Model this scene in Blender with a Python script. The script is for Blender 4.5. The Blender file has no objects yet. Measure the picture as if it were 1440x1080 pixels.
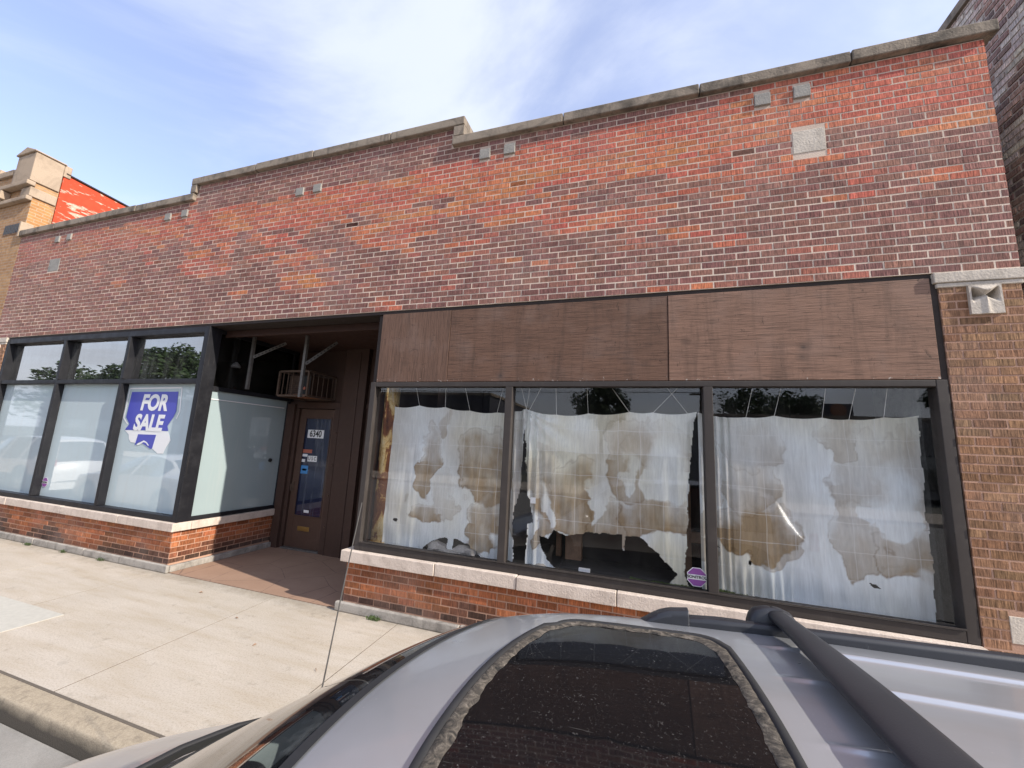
import bpy, bmesh, math, random
from mathutils import Vector, Matrix, noise
random.seed(7)
C = bpy.context.scene.collection
PI = math.pi
R = math.radians
EL, AZ = R(34), R(11.2)          # sun height, angle in front of the facade plane

# ------------------------------------------------------------------ materials
class NT:
    def __init__(s, name):
        s.m = bpy.data.materials.new(name); s.m.use_nodes = True
        s.t = s.m.node_tree; s.n = s.t.nodes; s.l = s.t.links
        s.b = s.n['Principled BSDF']; s._c = None
    def node(s, typ, **kw):
        n = s.n.new(typ)
        for k, v in kw.items():
            if hasattr(n, k): setattr(n, k, v)
        return n
    def link(s, a, b): s.l.new(a, b)
    def inp(s, n, k, v):
        if hasattr(v, 'is_output'): s.link(v, n.inputs[k])
        else: n.inputs[k].default_value = v
    def co(s, scale=(1, 1, 1), rot=(0, 0, 0)):
        if not s._c: s._c = s.node('ShaderNodeTexCoord')
        mp = s.node('ShaderNodeMapping'); mp.inputs['Scale'].default_value = scale
        mp.inputs['Rotation'].default_value = rot
        s.link(s._c.outputs['Object'], mp.inputs['Vector']); return mp.outputs[0]
    def noise(s, scale=5, detail=4, rough=.55, vec=None, dist=0):
        n = s.node('ShaderNodeTexNoise'); n.inputs['Scale'].default_value = scale
        n.inputs['Detail'].default_value = detail; n.inputs['Roughness'].default_value = rough
        n.inputs['Distortion'].default_value = dist
        s.link(vec if vec is not None else s.co(), n.inputs['Vector']); return n.outputs['Fac']
    def vor(s, scale=5, vec=None, feature='F1'):
        n = s.node('ShaderNodeTexVoronoi'); n.feature = feature; n.inputs['Scale'].default_value = scale
        s.link(vec if vec is not None else s.co(), n.inputs['Vector']); return n.outputs['Distance']
    def ramp(s, f, stops):
        n = s.node('ShaderNodeValToRGB'); e = n.color_ramp.elements
        while len(e) < len(stops): e.new(.5)
        for i, (p, c) in enumerate(stops):
            e[i].position = p
            e[i].color = (c, c, c, 1) if isinstance(c, (int, float)) else (*c, 1)
        s.link(f, n.inputs[0]); return n.outputs[0]
    def mix(s, f, a, b, mode='MIX'):
        n = s.node('ShaderNodeMix'); n.data_type = 'RGBA'; n.blend_type = mode
        for k, v in ((0, f), (6, a), (7, b)):
            if hasattr(v, 'is_output'): s.link(v, n.inputs[k])
            elif isinstance(v, (int, float)): n.inputs[k].default_value = v if k == 0 else (v, v, v, 1)
            else: n.inputs[k].default_value = (*v, 1)
        return n.outputs[2]
    def math(s, op, a, b=0.0):
        n = s.node('ShaderNodeMath'); n.operation = op
        s.inp(n, 0, a); s.inp(n, 1, b); return n.outputs[0]
    def attr(s, name):
        n = s.node('ShaderNodeAttribute'); n.attribute_name = name; return n.outputs['Color']
    def bump(s, h, strength=.3, dist=.01):
        n = s.node('ShaderNodeBump'); n.inputs['Strength'].default_value = strength
        n.inputs['Distance'].default_value = dist; s.link(h, n.inputs['Height'])
        s.link(n.outputs[0], s.b.inputs['Normal']); return n.outputs[0]
    def set(s, **kw):
        names = dict(col='Base Color', rough='Roughness', metal='Metallic', spec='Specular IOR Level', coat='Coat Weight', coatr='Coat Roughness', ior='IOR')
        for k, v in kw.items():
            i = s.b.inputs[names[k]]
            if hasattr(v, 'is_output'): s.link(v, i)
            elif isinstance(v, tuple): i.default_value = (*v, 1)
            else: i.default_value = v
        return s.m

def simple(name, col, rough=.6, var=.25, scale=8, metal=0, spec=.5, bump=0):
    t = NT(name)
    f = t.noise(scale, 5, .6)
    dark = tuple(c * (1 - var) for c in col); lite = tuple(min(1, c * (1 + var)) for c in col)
    t.set(col=t.mix(f, dark, lite), rough=rough, metal=metal, spec=spec)
    if bump: t.bump(t.noise(scale * 12, 4), bump, .004)
    return t.m

M = {}
def m_brick():
    t = NT('wire_cut_brick')
    st = t.noise(1, 3, .6, t.co((95, 95, 9)))
    st2 = t.noise(26, 4, .65)
    big = t.noise(1.1, 4, .6)
    c = t.mix(1.0, t.attr('tint'), t.ramp(st, [(.3, .5), (.5, .98), (.7, 1.5)]), 'MULTIPLY')
    c = t.mix(1.0, c, t.ramp(st2, [(.25, .78), (.75, 1.2)]), 'MULTIPLY')
    c = t.mix(t.ramp(big, [(.5, 0.0), (.75, .2)]), c, (.46, .36, .32))
    t.set(col=c, rough=.85, spec=.25)
    t.bump(t.math('ADD', st, t.math('MULTIPLY', st2, .6)), .75, .006); return t.m
M['brick'] = m_brick()
def m_mortar(name, col):
    t = NT(name); f = t.noise(3, 5, .6); g = t.noise(90, 3)
    c = t.mix(f, tuple(x * .7 for x in col), tuple(min(.9, x * 1.15) for x in col))
    sx = t.node('ShaderNodeSeparateXYZ'); t.link(t._c.outputs['Object'], sx.inputs[0])
    c = t.mix(t.ramp(t.math('MULTIPLY', t.math('SUBTRACT', sx.outputs[2], 3.9), .5), [(.0, 0.0), (.85, .42)]), c, (.30, .20, .16))
    t.set(col=t.mix(t.ramp(g, [(.3, .35), (.6, 0.0)]), c, tuple(x * .55 for x in col)), rough=.95, spec=.1); t.bump(g, .5, .004); return t.m
M['mortar'] = m_mortar('pale_mortar', (.80, .64, .52))
M['mortar_pink'] = m_mortar('pink_mortar', (.52, .32, .23))
M['mortar_grey'] = m_mortar('grey_mortar', (.70, .64, .58))
def m_stone(name, col, stain=(.09, .085, .075), amt=.6, scale=3):
    t = NT(name); a = t.noise(scale, 6, .65, dist=.6); b = t.noise(70, 4, .7); d = t.noise(1, 5, .65, t.co((9, 9, 1.6)))
    c = t.mix(b, tuple(x * .78 for x in col), tuple(min(.9, x * 1.18) for x in col))
    c = t.mix(t.ramp(a, [(.45, 0.0), (.7, amt)]), c, stain)
    c = t.mix(t.ramp(d, [(.52, 0.0), (.72, amt * .8)]), c, stain)
    v = t.vor(55)
    c = t.mix(t.ramp(v, [(.1, .5), (.2, 0.0)]), c, stain)
    t.set(col=c, rough=.9, spec=.2); t.bump(t.math('ADD', b, t.math('MULTIPLY', v, .5)), .55, .006); return t.m
M['coping'] = m_stone('weathered_coping_stone', (.31, .255, .20), (.065, .057, .048), .9, 3.2)
M['lime'] = m_stone('limestone', (.60, .53, .45), (.2, .17, .14), .4)
M['tanstone'] = m_stone('tan_stone', (.44, .34, .25), (.2, .15, .11), .5)
M['sill'] = m_stone('sill_stone', (.66, .56, .48), (.28, .22, .18), .4, 5)
M['plinth'] = m_stone('plinth_stone', (.40, .37, .33), (.12, .11, .1), .7, 5)
M['block'] = m_stone('grey_block_stone', (.33, .31, .28), (.16, .15, .14), .4)
def m_walk():
    t = NT('pavement_concrete')
    a = t.noise(.9, 6, .65, dist=.4); b = t.noise(75, 5, .8); c0 = t.noise(1, 5, .6, t.co((1.1, 7, 1), (0, 0, .5))); v = t.vor(130)
    sp = t.noise(7, 6, .75)
    c = t.mix(a, (.42, .37, .31), (.60, .54, .47))
    c = t.mix(t.ramp(c0, [(.42, 0.0), (.7, .6)]), c, (.40, .33, .24))
    c = t.mix(t.ramp(b, [(.36, .75), (.52, 0.0)]), c, (.33, .28, .22))
    c = t.mix(t.ramp(v, [(.08, .5), (.16, 0.0)]), c, (.74, .70, .64))
    c = t.mix(t.ramp(sp, [(.58, 0.0), (.70, .6)]), c, (.30, .26, .21))
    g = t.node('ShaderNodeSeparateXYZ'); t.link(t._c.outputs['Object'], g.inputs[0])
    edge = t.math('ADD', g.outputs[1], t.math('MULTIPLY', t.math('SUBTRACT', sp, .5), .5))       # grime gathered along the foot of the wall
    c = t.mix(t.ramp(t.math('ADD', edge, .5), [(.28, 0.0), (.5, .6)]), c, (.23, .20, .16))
    kb_ = t.noise(3.2, 6, .7); c = t.mix(t.ramp(kb_, [(.60, 0.0), (.72, .35)]), c, (.27, .24, .20))
    t.set(col=c, rough=.92, spec=.2); t.bump(t.math('ADD', b, v), .35, .004); return t.m
M['walk'] = m_walk()
def m_kerb():
    t = NT('kerb_concrete'); b = t.noise(110, 4, .7); a = t.noise(2.2, 6, .7)
    c = t.mix(b, (.20, .16, .11), (.56, .48, .37)); c = t.mix(t.ramp(t.noise(9, 6, .8), [(.5, 0.0), (.66, .6)]), c, (.15, .125, .10))
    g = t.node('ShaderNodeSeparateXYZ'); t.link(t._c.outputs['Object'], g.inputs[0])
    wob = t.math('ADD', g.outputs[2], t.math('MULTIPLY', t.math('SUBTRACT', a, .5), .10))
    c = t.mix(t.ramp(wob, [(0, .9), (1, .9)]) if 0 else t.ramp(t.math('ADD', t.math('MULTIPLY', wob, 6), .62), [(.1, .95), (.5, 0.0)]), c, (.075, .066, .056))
    t.set(col=c, rough=.95, spec=.2); t.bump(b, .6, .006); return t.m
M['kerb'] = m_kerb()
def m_gutter():
    t = NT('road_surface'); b = t.noise(150, 4, .75); a = t.noise(1.3, 6, .65)
    c = t.mix(b, (.20, .19, .175), (.42, .40, .37)); c = t.mix(t.ramp(a, [(.4, 0.0), (.7, .6)]), c, (.12, .11, .10))
    t.set(col=c, rough=.95, spec=.2); t.bump(b, .5, .006); return t.m
M['road'] = m_gutter()
M['patch'] = simple('fresh_concrete', (.47, .45, .40), .9, .15, 20)
M['crackfill'] = simple('dark_joint', (.12, .10, .08), .95, .3, 30)
def m_entry():
    t = NT('brown_painted_floor'); a = t.noise(2.5, 6, .65); b = t.noise(120, 4, .7); v = t.vor(1.5, feature='DISTANCE_TO_EDGE')
    c = t.mix(a, (.24, .145, .10), (.38, .25, .18)); c = t.mix(t.ramp(b, [(.55, 0.0), (.75, .4)]), c, (.40, .33, .27))
    n = t.noise(5, 3); e = t.math('ADD', v, t.math('MULTIPLY', t.math('SUBTRACT', n, .5), .02))
    c = t.mix(t.ramp(e, [(.003, .5), (.009, 0.0)]), c, (.08, .055, .045))
    t.set(col=c, rough=.8, spec=.3); t.bump(b, .4, .005); return t.m
M['entry'] = m_entry()
def m_black(name, col, rough=.38):
    t = NT(name); a = t.noise(6, 6, .7); b = t.noise(1, 5, .6, t.co((30, 30, 2)))
    c = t.mix(t.ramp(a, [(.5, 0.0), (.85, .4)]), col, tuple(x * 2.0 + .015 for x in col))
    c = t.mix(t.ramp(b, [(.6, 0.0), (.8, .25)]), c, (.14, .115, .10))
    t.set(col=c, rough=t.ramp(a, [(.2, rough * .7), (.8, min(1, rough * 1.6))]), spec=.28); t.bump(t.noise(90, 3), .08, .003); return t.m
M['black'] = m_black('black_anodised_frame', (.013, .013, .016), .45)
M['bronze'] = m_black('bronze_frame', (.050, .042, .038), .5)
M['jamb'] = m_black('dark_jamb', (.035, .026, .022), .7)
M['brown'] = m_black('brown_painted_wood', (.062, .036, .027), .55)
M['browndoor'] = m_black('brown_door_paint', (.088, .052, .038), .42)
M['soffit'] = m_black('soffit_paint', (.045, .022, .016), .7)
def m_ply(name, ang, col):
    t = NT(name)
    sc = (1.6, 1, 26) if not ang else (26, 1, 1.6)
    w = t.noise(1, 6, .65, t.co(sc), 1.6)
    sc2 = (4, 1, 110) if not ang else (110, 1, 4)
    w2 = t.noise(1, 4, .6, t.co(sc2), .8)
    k = t.vor(2.4, t.co((1, 1, 1.2))); a = t.noise(2.5, 5)
    kn = t.ramp(t.math('ADD', k, t.math('MULTIPLY', w2, .06)), [(.05, .9), (.10, .35), (.19, 0.0)])
    c = t.mix(w, tuple(x * .55 for x in col), tuple(x * 1.35 for x in col))
    c = t.mix(t.ramp(w2, [(.5, 0.0), (.68, .7)]), c, (.05, .03, .022))
    c = t.mix(kn, c, (.05, .034, .028))
    c = t.mix(t.ramp(a, [(.5, 0.0), (.8, .35)]), c, (.27, .20, .17))
    dr = t.noise(1, 5, .7, t.co((7, 1, .7)), .5); c = t.mix(t.ramp(dr, [(.5, 0.0), (.72, .5)]), c, (.055, .036, .028))
    fk = t.noise(1, 6, .8, t.co((22, 1, 9) if not ang else (9, 1, 22)), .9); c = t.mix(t.ramp(fk, [(.60, 0.0), (.66, .75)]), c, (.04, .026, .02))
    g = t.node('ShaderNodeSeparateXYZ'); t.link(t._c.outputs['Object'], g.inputs[0])
    fl = t.noise(30, 5, .7)
    low = t.ramp(t.math('SUBTRACT', g.outputs[2], 2.6), [(.0, .17), (.10, 0.0)])
    pe = t.ramp(t.math('ADD', fl, low), [(.76, 0.0), (.79, .9)])
    c = t.mix(pe, c, (.48, .42, .37))
    t.set(col=c, rough=.78, spec=.3); t.bump(t.math('ADD', w2, t.math('MULTIPLY', kn, -.5)), .7, .006); return t.m
M['ply_a'] = m_ply('weathered_plywood_upright', True, (.165, .095, .066))
M['ply_b'] = m_ply('weathered_plywood', False, (.165, .092, .062))
M['ply_c'] = m_ply('striped_plywood', False, (.255, .148, .103))
def m_rust():
    t = NT('rusty_yellow_paint'); a = t.noise(1, 7, .7, t.co((7, 7, 3)), .7); b = t.noise(60, 4)
    c = t.ramp(a, [(.3, (.055, .018, .009)), (.46, (.20, .07, .025)), (.5, (.55, .36, .13)), (.62, (.74, .62, .36))])
    t.set(col=t.mix(t.ramp(b, [(.55, 0.0), (.7, .5)]), c, (.09, .035, .015)), rough=.8); t.bump(a, .5, .01); return t.m
M['rust'] = m_rust()
M['iron'] = simple('rusted_iron', (.10, .065, .045), .75, .6, 30, bump=.3)
M['galv'] = simple('galvanised_steel', (.15, .14, .13), .6, .5, 25, metal=.3)
M['orange_rust'] = simple('rust_tray', (.24, .09, .04), .85, .5, 20)
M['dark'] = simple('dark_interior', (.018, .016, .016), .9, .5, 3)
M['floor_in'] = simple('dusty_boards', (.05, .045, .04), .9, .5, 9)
M['plaster'] = m_stone('peeling_plaster', (.34, .35, .34), (.06, .06, .06), .7, 5)
M['stud'] = simple('old_timber', (.30, .18, .11), .8, .5, 14)
M['rubble'] = simple('plaster_rubble', (.42, .38, .33), .95, .5, 40)
M['moss'] = simple('moss_green', (.10, .14, .04), .9, .5, 60)
M['weed'] = simple('weed_green', (.09, .13, .04), .8, .4, 30)
M['white'] = simple('white_vinyl', (.80, .80, .80), .4, .04, 8)
M['blue'] = simple('sign_blue', (.075, .085, .44), .4, .1, 4)
M['door_glass_blue'] = None
M['purple'] = simple('sticker_purple', (.28, .09, .33), .4, .1, 9)
M['ink'] = simple('black_ink', (.02, .02, .02), .5, .1, 9)
M['brass'] = simple('brass', (.42, .28, .10), .4, .3, 40, metal=.8)
M['red_sticker'] = simple('red_sticker', (.42, .13, .08), .5, .3, 40)
M['blue_sticker'] = simple('blue_sticker', (.08, .28, .60), .4, .3, 40)
M['string'] = simple('white_string', (.75, .74, .70), .8, .1, 9)
M['rubber'] = simple('black_rubber', (.02, .02, .021), .7, .3, 20)
M['tyre'] = simple('tyre_rubber', (.025, .025, .025), .85, .3, 20)
M['alloy'] = simple('alloy_rim', (.45, .45, .46), .3, .1, 9, metal=.9)

def m_glass(name, tint=(.86, .9, .9), refl=.10, power=1.0, dirt=.06, maxr=.9):
    """thin pane: what is behind it through a slight tint, plus the mirror image off its two faces, plus dust"""
    t = NT(name); t.n.remove(t.b)
    tr = t.node('ShaderNodeBsdfTransparent'); tr.inputs[0].default_value = (*tint, 1)
    gl = t.node('ShaderNodeBsdfGlossy'); gl.inputs['Roughness'].default_value = .012
    w = t.noise(.9, 2); bp = t.node('ShaderNodeBump'); bp.inputs['Strength'].default_value = .10; bp.inputs['Distance'].default_value = .01
    t.link(w, bp.inputs['Height']); t.link(bp.outputs[0], gl.inputs['Normal'])
    ge = t.node('ShaderNodeNewGeometry'); dt = t.node('ShaderNodeVectorMath'); dt.operation = 'DOT_PRODUCT'
    t.link(ge.outputs['Normal'], dt.inputs[0]); t.link(ge.outputs['Incoming'], dt.inputs[1])
    c5 = t.math('POWER', t.math('SUBTRACT', 1.0, t.math('ABSOLUTE', dt.outputs['Value'])), 5.0)     # Schlick, the same from both sides
    f = t.math('MINIMUM', t.math('ADD', t.math('MULTIPLY', t.math('ADD', t.math('MULTIPLY', c5, .96), .04), power), refl), maxr)
    mx = t.node('ShaderNodeMixShader'); t.link(f, mx.inputs[0]); t.link(tr.outputs[0], mx.inputs[1]); t.link(gl.outputs[0], mx.inputs[2])
    df = t.node('ShaderNodeBsdfDiffuse'); df.inputs[0].default_value = (.5, .5, .47, 1)
    d = t.noise(1, 6, .7, t.co((6, 6, 1.1))); d2 = t.noise(45, 5, .75)
    dd = t.math('MULTIPLY', t.math('ADD', t.ramp(d, [(.45, 0.12), (.75, 1.0)]), t.ramp(d2, [(.6, 0.0), (.75, .6)])), dirt)
    m2 = t.node('ShaderNodeMixShader'); t.link(dd, m2.inputs[0]); t.link(mx.outputs[0], m2.inputs[1]); t.link(df.outputs[0], m2.inputs[2])
    t.link(m2.outputs[0], t.n['Material Output'].inputs[0]); return t.m
M['glass'] = m_glass('shop_window_glass', (1, 1, 1), refl=.0, power=1.25, dirt=.015)
M['transom'] = m_glass('reflective_transom_glass', (.45, .47, .48), refl=.34, power=1.6, dirt=.14)
M['glass_dark'] = m_glass('dim_transom_glass', (.75, .75, .75), refl=.0, power=1, dirt=.03)
def m_film(name, col):
    t = NT(name); a = t.noise(.8, 5); d = t.noise(1, 5, .6, t.co((12, 12, 1)))
    c = t.mix(a, tuple(x * .9 for x in col), tuple(x * 1.1 for x in col)); c = t.mix(t.ramp(d, [(.5, 0.0), (.8, .25)]), c, (.5, .52, .5))
    t.set(col=c, rough=.03, spec=.5, ior=2.15); return t.m
M['film'] = m_film('frosted_window_film', (.55, .65, .68))
M['film_side'] = m_film('frosted_side_film', (.36, .44, .45))
M['blueglass'] = m_film('blue_backed_door_glass', (.016, .021, .055))
M['carglass'] = m_film('dark_car_glass', (.012, .013, .014))

def m_cloth():
    t = NT('stained_white_sheet')
    cr = t.attr('tint')
    fine = t.noise(1, 4, .6, t.co((60, 60, 6)))
    g = t.node('ShaderNodeSeparateXYZ'); t.link(t.co(), g.inputs[0])
    wob = t.math('MULTIPLY', t.math('SUBTRACT', t.noise(2.2, 2), .5), .06)
    def lines(o, step):
        x = t.math('FRACT', t.math('DIVIDE', t.math('ADD', o, wob), step))
        return t.ramp(t.math('ABSOLUTE', t.math('SUBTRACT', x, .5)), [(.478, 0.0), (.494, .38)])
    c = t.mix(1.0, cr, t.ramp(fine, [(.25, .84), (.75, 1.08)]), 'MULTIPLY')
    c = t.mix(lines(g.outputs[0], .215), c, (.88, .88, .86)); c = t.mix(lines(g.outputs[2], .235), c, (.88, .88, .86))
    t.set(col=c, rough=.95, spec=.1)
    t.bump(fine, .25, .006)
    tl = t.node('ShaderNodeBsdfTranslucent'); t.link(c, tl.inputs[0])
    mx = t.node('ShaderNodeMixShader'); mx.inputs[0].default_value = .07
    t.link(t.b.outputs[0], mx.inputs[1]); t.link(tl.outputs[0], mx.inputs[2]); t.link(mx.outputs[0], t.n['Material Output'].inputs[0]); return t.m
M['cloth'] = m_cloth()
def m_paint(name, col, metal=.35, dirt=.5):
    t = NT(name); a = t.noise(3, 5, .6); b = t.noise(1, 5, .7, t.co((1.5, 6, 1))); s = t.noise(60, 5, .8); s2 = t.vor(38)
    c = t.mix(a, tuple(x * .93 for x in col), tuple(x * 1.05 for x in col))
    c = t.mix(t.ramp(b, [(.5, 0.0), (.8, .4 * dirt)]), c, (.36, .34, .31))
    c = t.mix(t.ramp(s, [(.66, 0.0), (.74, .6 * dirt)]), c, (.62, .61, .58))
    c = t.mix(t.ramp(s2, [(.035, .5 * dirt), (.06, 0.0)]), c, (.7, .69, .66))
    t.set(col=c, rough=t.ramp(a, [(.2, .24), (.8, .42)]), metal=metal, coat=.8, coatr=t.ramp(b, [(.3, .015), (.75, .10)])); return t.m
M['silver'] = m_paint('silver_car_paint', (.49, .505, .53), .55, .8)
M['whitepaint'] = m_paint('white_car_paint', (.75, .75, .74), 0, .2)
M['lamp_red'] = simple('tail_lamp_red', (.35, .02, .02), .2, .1, 9)
M['lamp_clear'] = simple('head_lamp_clear', (.5, .5, .52), .1, .1, 9)
def m_sunroof():
    t = NT('dusty_sunroof_glass'); a = t.noise(9, 6, .7); s = t.noise(150, 6, .8); s2 = t.noise(420, 3, .8); sc = t.noise(1, 4, .7, t.co((4, 60, 1), (0, 0, .9)))
    k = t.math('MULTIPLY', t.ramp(s, [(.59, 0.0), (.69, .65)]), t.ramp(a, [(.35, 0.0), (.65, 1.0)]))
    k = t.math('ADD', k, t.ramp(s2, [(.68, 0.0), (.74, .45)])); k = t.math('ADD', k, t.ramp(sc, [(.70, 0.0), (.76, .18)]))
    c = t.mix(k, (.006, .006, .007), (.30, .29, .27))
    t.set(col=c, rough=t.ramp(k, [(.0, .03), (.6, .5)]), ior=1.38); return t.m
M['sunroof'] = m_sunroof()
def m_crust():
    t = NT('crusted_gasket'); a = t.noise(1, 6, .75, t.co((40, 40, 40)), 1.5); b = t.noise(120, 5, .8)
    c = t.ramp(a, [(.36, (.02, .02, .02)), (.5, (.085, .073, .06)), (.68, (.22, .19, .155))])
    t.set(col=t.mix(t.ramp(b, [(.5, 0.0), (.7, .6)]), c, (.05, .045, .04)), rough=.95, spec=.2); t.bump(t.math('ADD', a, b), .4, .004); return t.m
M['crust'] = m_crust()
def m_bar():
    t = NT('matt_black_bar'); a = t.noise(4, 6, .7); s = t.noise(1, 5, .8, t.co((90, 8, 40)))
    c = t.mix(a, (.014, .015, .018), (.036, .038, .045)); c = t.mix(t.ramp(s, [(.66, 0.0), (.73, .6)]), c, (.16, .16, .17))
    t.set(col=c, rough=.42, spec=.5); t.bump(t.noise(400, 2), .12, .002); return t.m
M['bar'] = m_bar()
def m_brickshade(name, c1, c2, mortar, paint=None, rotx=True):
    t = NT(name)
    mp = t.co((1, 1, 1), (R(90), 0, 0) if rotx else (R(90), R(90), 0))
    # bricks laid in the wall plane: swizzle to (along, up)
    sep = t.node('ShaderNodeSeparateXYZ'); t.link(t._c.outputs['Object'], sep.inputs[0])
    cb = t.node('ShaderNodeCombineXYZ'); t.link(sep.outputs[0 if rotx else 1], cb.inputs[0]); t.link(sep.outputs[2], cb.inputs[1])
    b = t.node('ShaderNodeTexBrick'); t.link(cb.outputs[0], b.inputs['Vector'])
    b.inputs['Color1'].default_value = (*c1, 1); b.inputs['Color2'].default_value = (*c2, 1); b.inputs['Mortar'].default_value = (*mortar, 1)
    b.inputs['Scale'].default_value = 1; b.inputs['Brick Width'].default_value = .2; b.inputs['Row Height'].default_value = .064; b.inputs['Mortar Size'].default_value = .006
    c = b.outputs['Color']
    n = t.noise(12, 5); c = t.mix(1.0, c, t.ramp(n, [(.25, .75), (.75, 1.2)]), 'MULTIPLY')
    if paint:
        pn = t.noise(1, 5, .7, t.co((1, 2.2, 9)), .4); big = t.noise(1.2, 4)
        pk = t.math('ADD', pn, t.math('MULTIPLY', t.math('SUBTRACT', big, .5), .25))
        pc = t.mix(n, tuple(x * .75 for x in paint), tuple(min(1, x * 1.2) for x in paint))
        c = t.mix(t.ramp(pk, [(.555, 0.0), (.59, 1.0)]), pc, t.mix(.5, c, (.62, .5, .4)))
    t.set(col=c, rough=.9, spec=.2); t.bump(b.outputs['Fac'], -.5, .008); return t.m
M['tan'] = m_brickshade('tan_brick', (.36, .20, .10), (.44, .26, .13), (.40, .30, .22))
M['tan_side'] = m_brickshade('tan_side_brick', (.40, .20, .08), (.48, .25, .10), (.45, .33, .22), None, False)
M['redside'] = m_brickshade('flaking_red_brick', (.40, .2, .13), (.5, .28, .18), (.6, .5, .4), (.52, .075, .035), False)
M['far_brick'] = m_brickshade('far_brick', (.10, .05, .04), (.14, .07, .05), (.2, .17, .15))
M['far_pale'] = simple('far_render', (.20, .19, .18), .9, .2, 1)
M['far_dark'] = simple('far_dark_cladding', (.04, .04, .055), .8, .2, 1)
M['roofing'] = simple('roof_felt', (.08, .08, .08), .9, .3, 3)
M['bark'] = simple('bark', (.07, .05, .035), .95, .4, 12, bump=.5)
def m_leaf(name, col):
    t = NT(name); n = t.noise(1.5, 3)
    c = t.mix(n, tuple(x * .55 for x in col), tuple(x * 1.4 for x in col)); t.set(col=c, rough=.6, spec=.3); return t.m
M['leaf'] = m_leaf('leaf_green', (.035, .062, .018))

# ------------------------------------------------------------------ mesh helpers
class MB:
    def __init__(s): s.v = []; s.f = []; s.mi = []; s.col = []; s.tint = (1, 1, 1); s.k = 0
    def add(s, vs, fs, k=None, tint=None):
        o = len(s.v); s.v += [tuple(v) for v in vs]; s.f += [tuple(i + o for i in f) for f in fs]
        s.mi += [s.k if k is None else k] * len(fs); s.col += [tint or s.tint] * len(vs); return s
    def box(s, x0, x1, y0, y1, z0, z1, k=None, tint=None):
        vs = [(x, y, z) for x in (x0, x1) for y in (y0, y1) for z in (z0, z1)]
        return s.add(vs, [(0, 1, 3, 2), (4, 6, 7, 5), (0, 4, 5, 1), (2, 3, 7, 6), (0, 2, 6, 4), (1, 5, 7, 3)], k, tint)
    def bar(s, a, b, w, h=None, up=(0, 0, 1), k=None):
        a, b, up = Vector(a), Vector(b), Vector(up); d = (b - a).normalized()
        sx = d.cross(up)
        if sx.length < 1e-4: sx = d.cross(Vector((1, 0, 0)))
        sx.normalize(); uz = sx.cross(d); h = h or w
        vs = [p + sx * (i * w / 2) + uz * (j * h / 2) for p in (a, b) for i, j in ((-1, -1), (1, -1), (1, 1), (-1, 1))]
        return s.add(vs, [(0, 3, 2, 1), (4, 5, 6, 7), (0, 1, 5, 4), (1, 2, 6, 5), (2, 3, 7, 6), (3, 0, 4, 7)], k)
    def tube(s, pts, rad, n=10, k=None, caps=True):
        pts = [Vector(p) for p in pts]; rs = rad if isinstance(rad, (list, tuple)) else [rad] * len(pts)
        vs = []; prev = None
        for i, p in enumerate(pts):
            d = (pts[min(i + 1, len(pts) - 1)] - pts[max(i - 1, 0)]).normalized()
            a = prev if prev else (Vector((0, 0, 1)) if abs(d.z) < .9 else Vector((1, 0, 0)))
            u = (a - d * a.dot(d)).normalized(); prev = u; w = d.cross(u)
            vs += [p + (u * math.cos(2 * PI * j / n) + w * math.sin(2 * PI * j / n)) * rs[i] for j in range(n)]
        fs = [(i * n + j, i * n + (j + 1) % n, (i + 1) * n + (j + 1) % n, (i + 1) * n + j) for i in range(len(pts) - 1) for j in range(n)]
        if caps: fs += [tuple(range(n - 1, -1, -1)), tuple((len(pts) - 1) * n + j for j in range(n))]
        return s.add(vs, fs, k)
    def prism(s, poly, fn, t0, t1, k=None):
        """poly 2-D outline (counter-clockwise), fn(u, v, t) -> xyz"""
        n = len(poly); vs = [fn(u, v, t0) for u, v in poly] + [fn(u, v, t1) for u, v in poly]
        fs = [tuple(range(n - 1, -1, -1)), tuple(range(n, 2 * n))] + [(i, (i + 1) % n, n + (i + 1) % n, n + i) for i in range(n)]
        return s.add(vs, fs, k)
    def grid(s, rows, k=None, closed=False):
        n = len(rows[0]); vs = [p for r in rows for p in r]
        fs = [(i * n + j, i * n + (j + 1) % n, (i + 1) * n + (j + 1) % n, (i + 1) * n + j) for i in range(len(rows) - 1) for j in range(n if closed else n - 1)]
        return s.add(vs, fs, k)
    def build(s, name, mats, parent=None, smooth=False, bevel=0, fixn=True, world=True):
        me = bpy.data.meshes.new(name); off = Vector((0, 0, 0))
        me.from_pydata(s.v, [], s.f)
        if not isinstance(mats, (list, tuple)): mats = [mats]
        for x in mats: me.materials.append(x)
        me.polygons.foreach_set('material_index', s.mi)
        if any(c != (1, 1, 1) for c in s.col):
            ca = me.color_attributes.new('tint', 'FLOAT_COLOR', 'POINT')
            ca.data.foreach_set('color', [x for c in s.col for x in (*c, 1)])
        if fixn:
            bm = bmesh.new(); bm.from_mesh(me); bmesh.ops.recalc_face_normals(bm, faces=bm.faces[:]); bm.to_mesh(me); bm.free()
        if smooth: me.polygons.foreach_set('use_smooth', [True] * len(me.polygons))
        me.update()
        o = bpy.data.objects.new(name, me); C.objects.link(o)
        if parent:
            o.parent = parent; o.matrix_parent_inverse = Matrix.Translation(-parent.location)
        if bevel:
            b = o.modifiers.new('edge', 'BEVEL'); b.width = bevel; b.segments = 2; b.limit_method = 'ANGLE'; b.angle_limit = R(40)
            o.modifiers.new('wn', 'WEIGHTED_NORMAL')
        return o
def tag(o, label, cat, group=None, kind=None):
    o['label'] = label; o['category'] = cat
    if group: o['group'] = group
    if kind: o['kind'] = kind
    return o
def thing(name, label, cat, loc=(0, 0, 0), group=None):
    o = bpy.data.objects.new(name, None); C.objects.link(o); o.location = loc; o.empty_display_size = .2
    return tag(o, label, cat, group)
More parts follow.
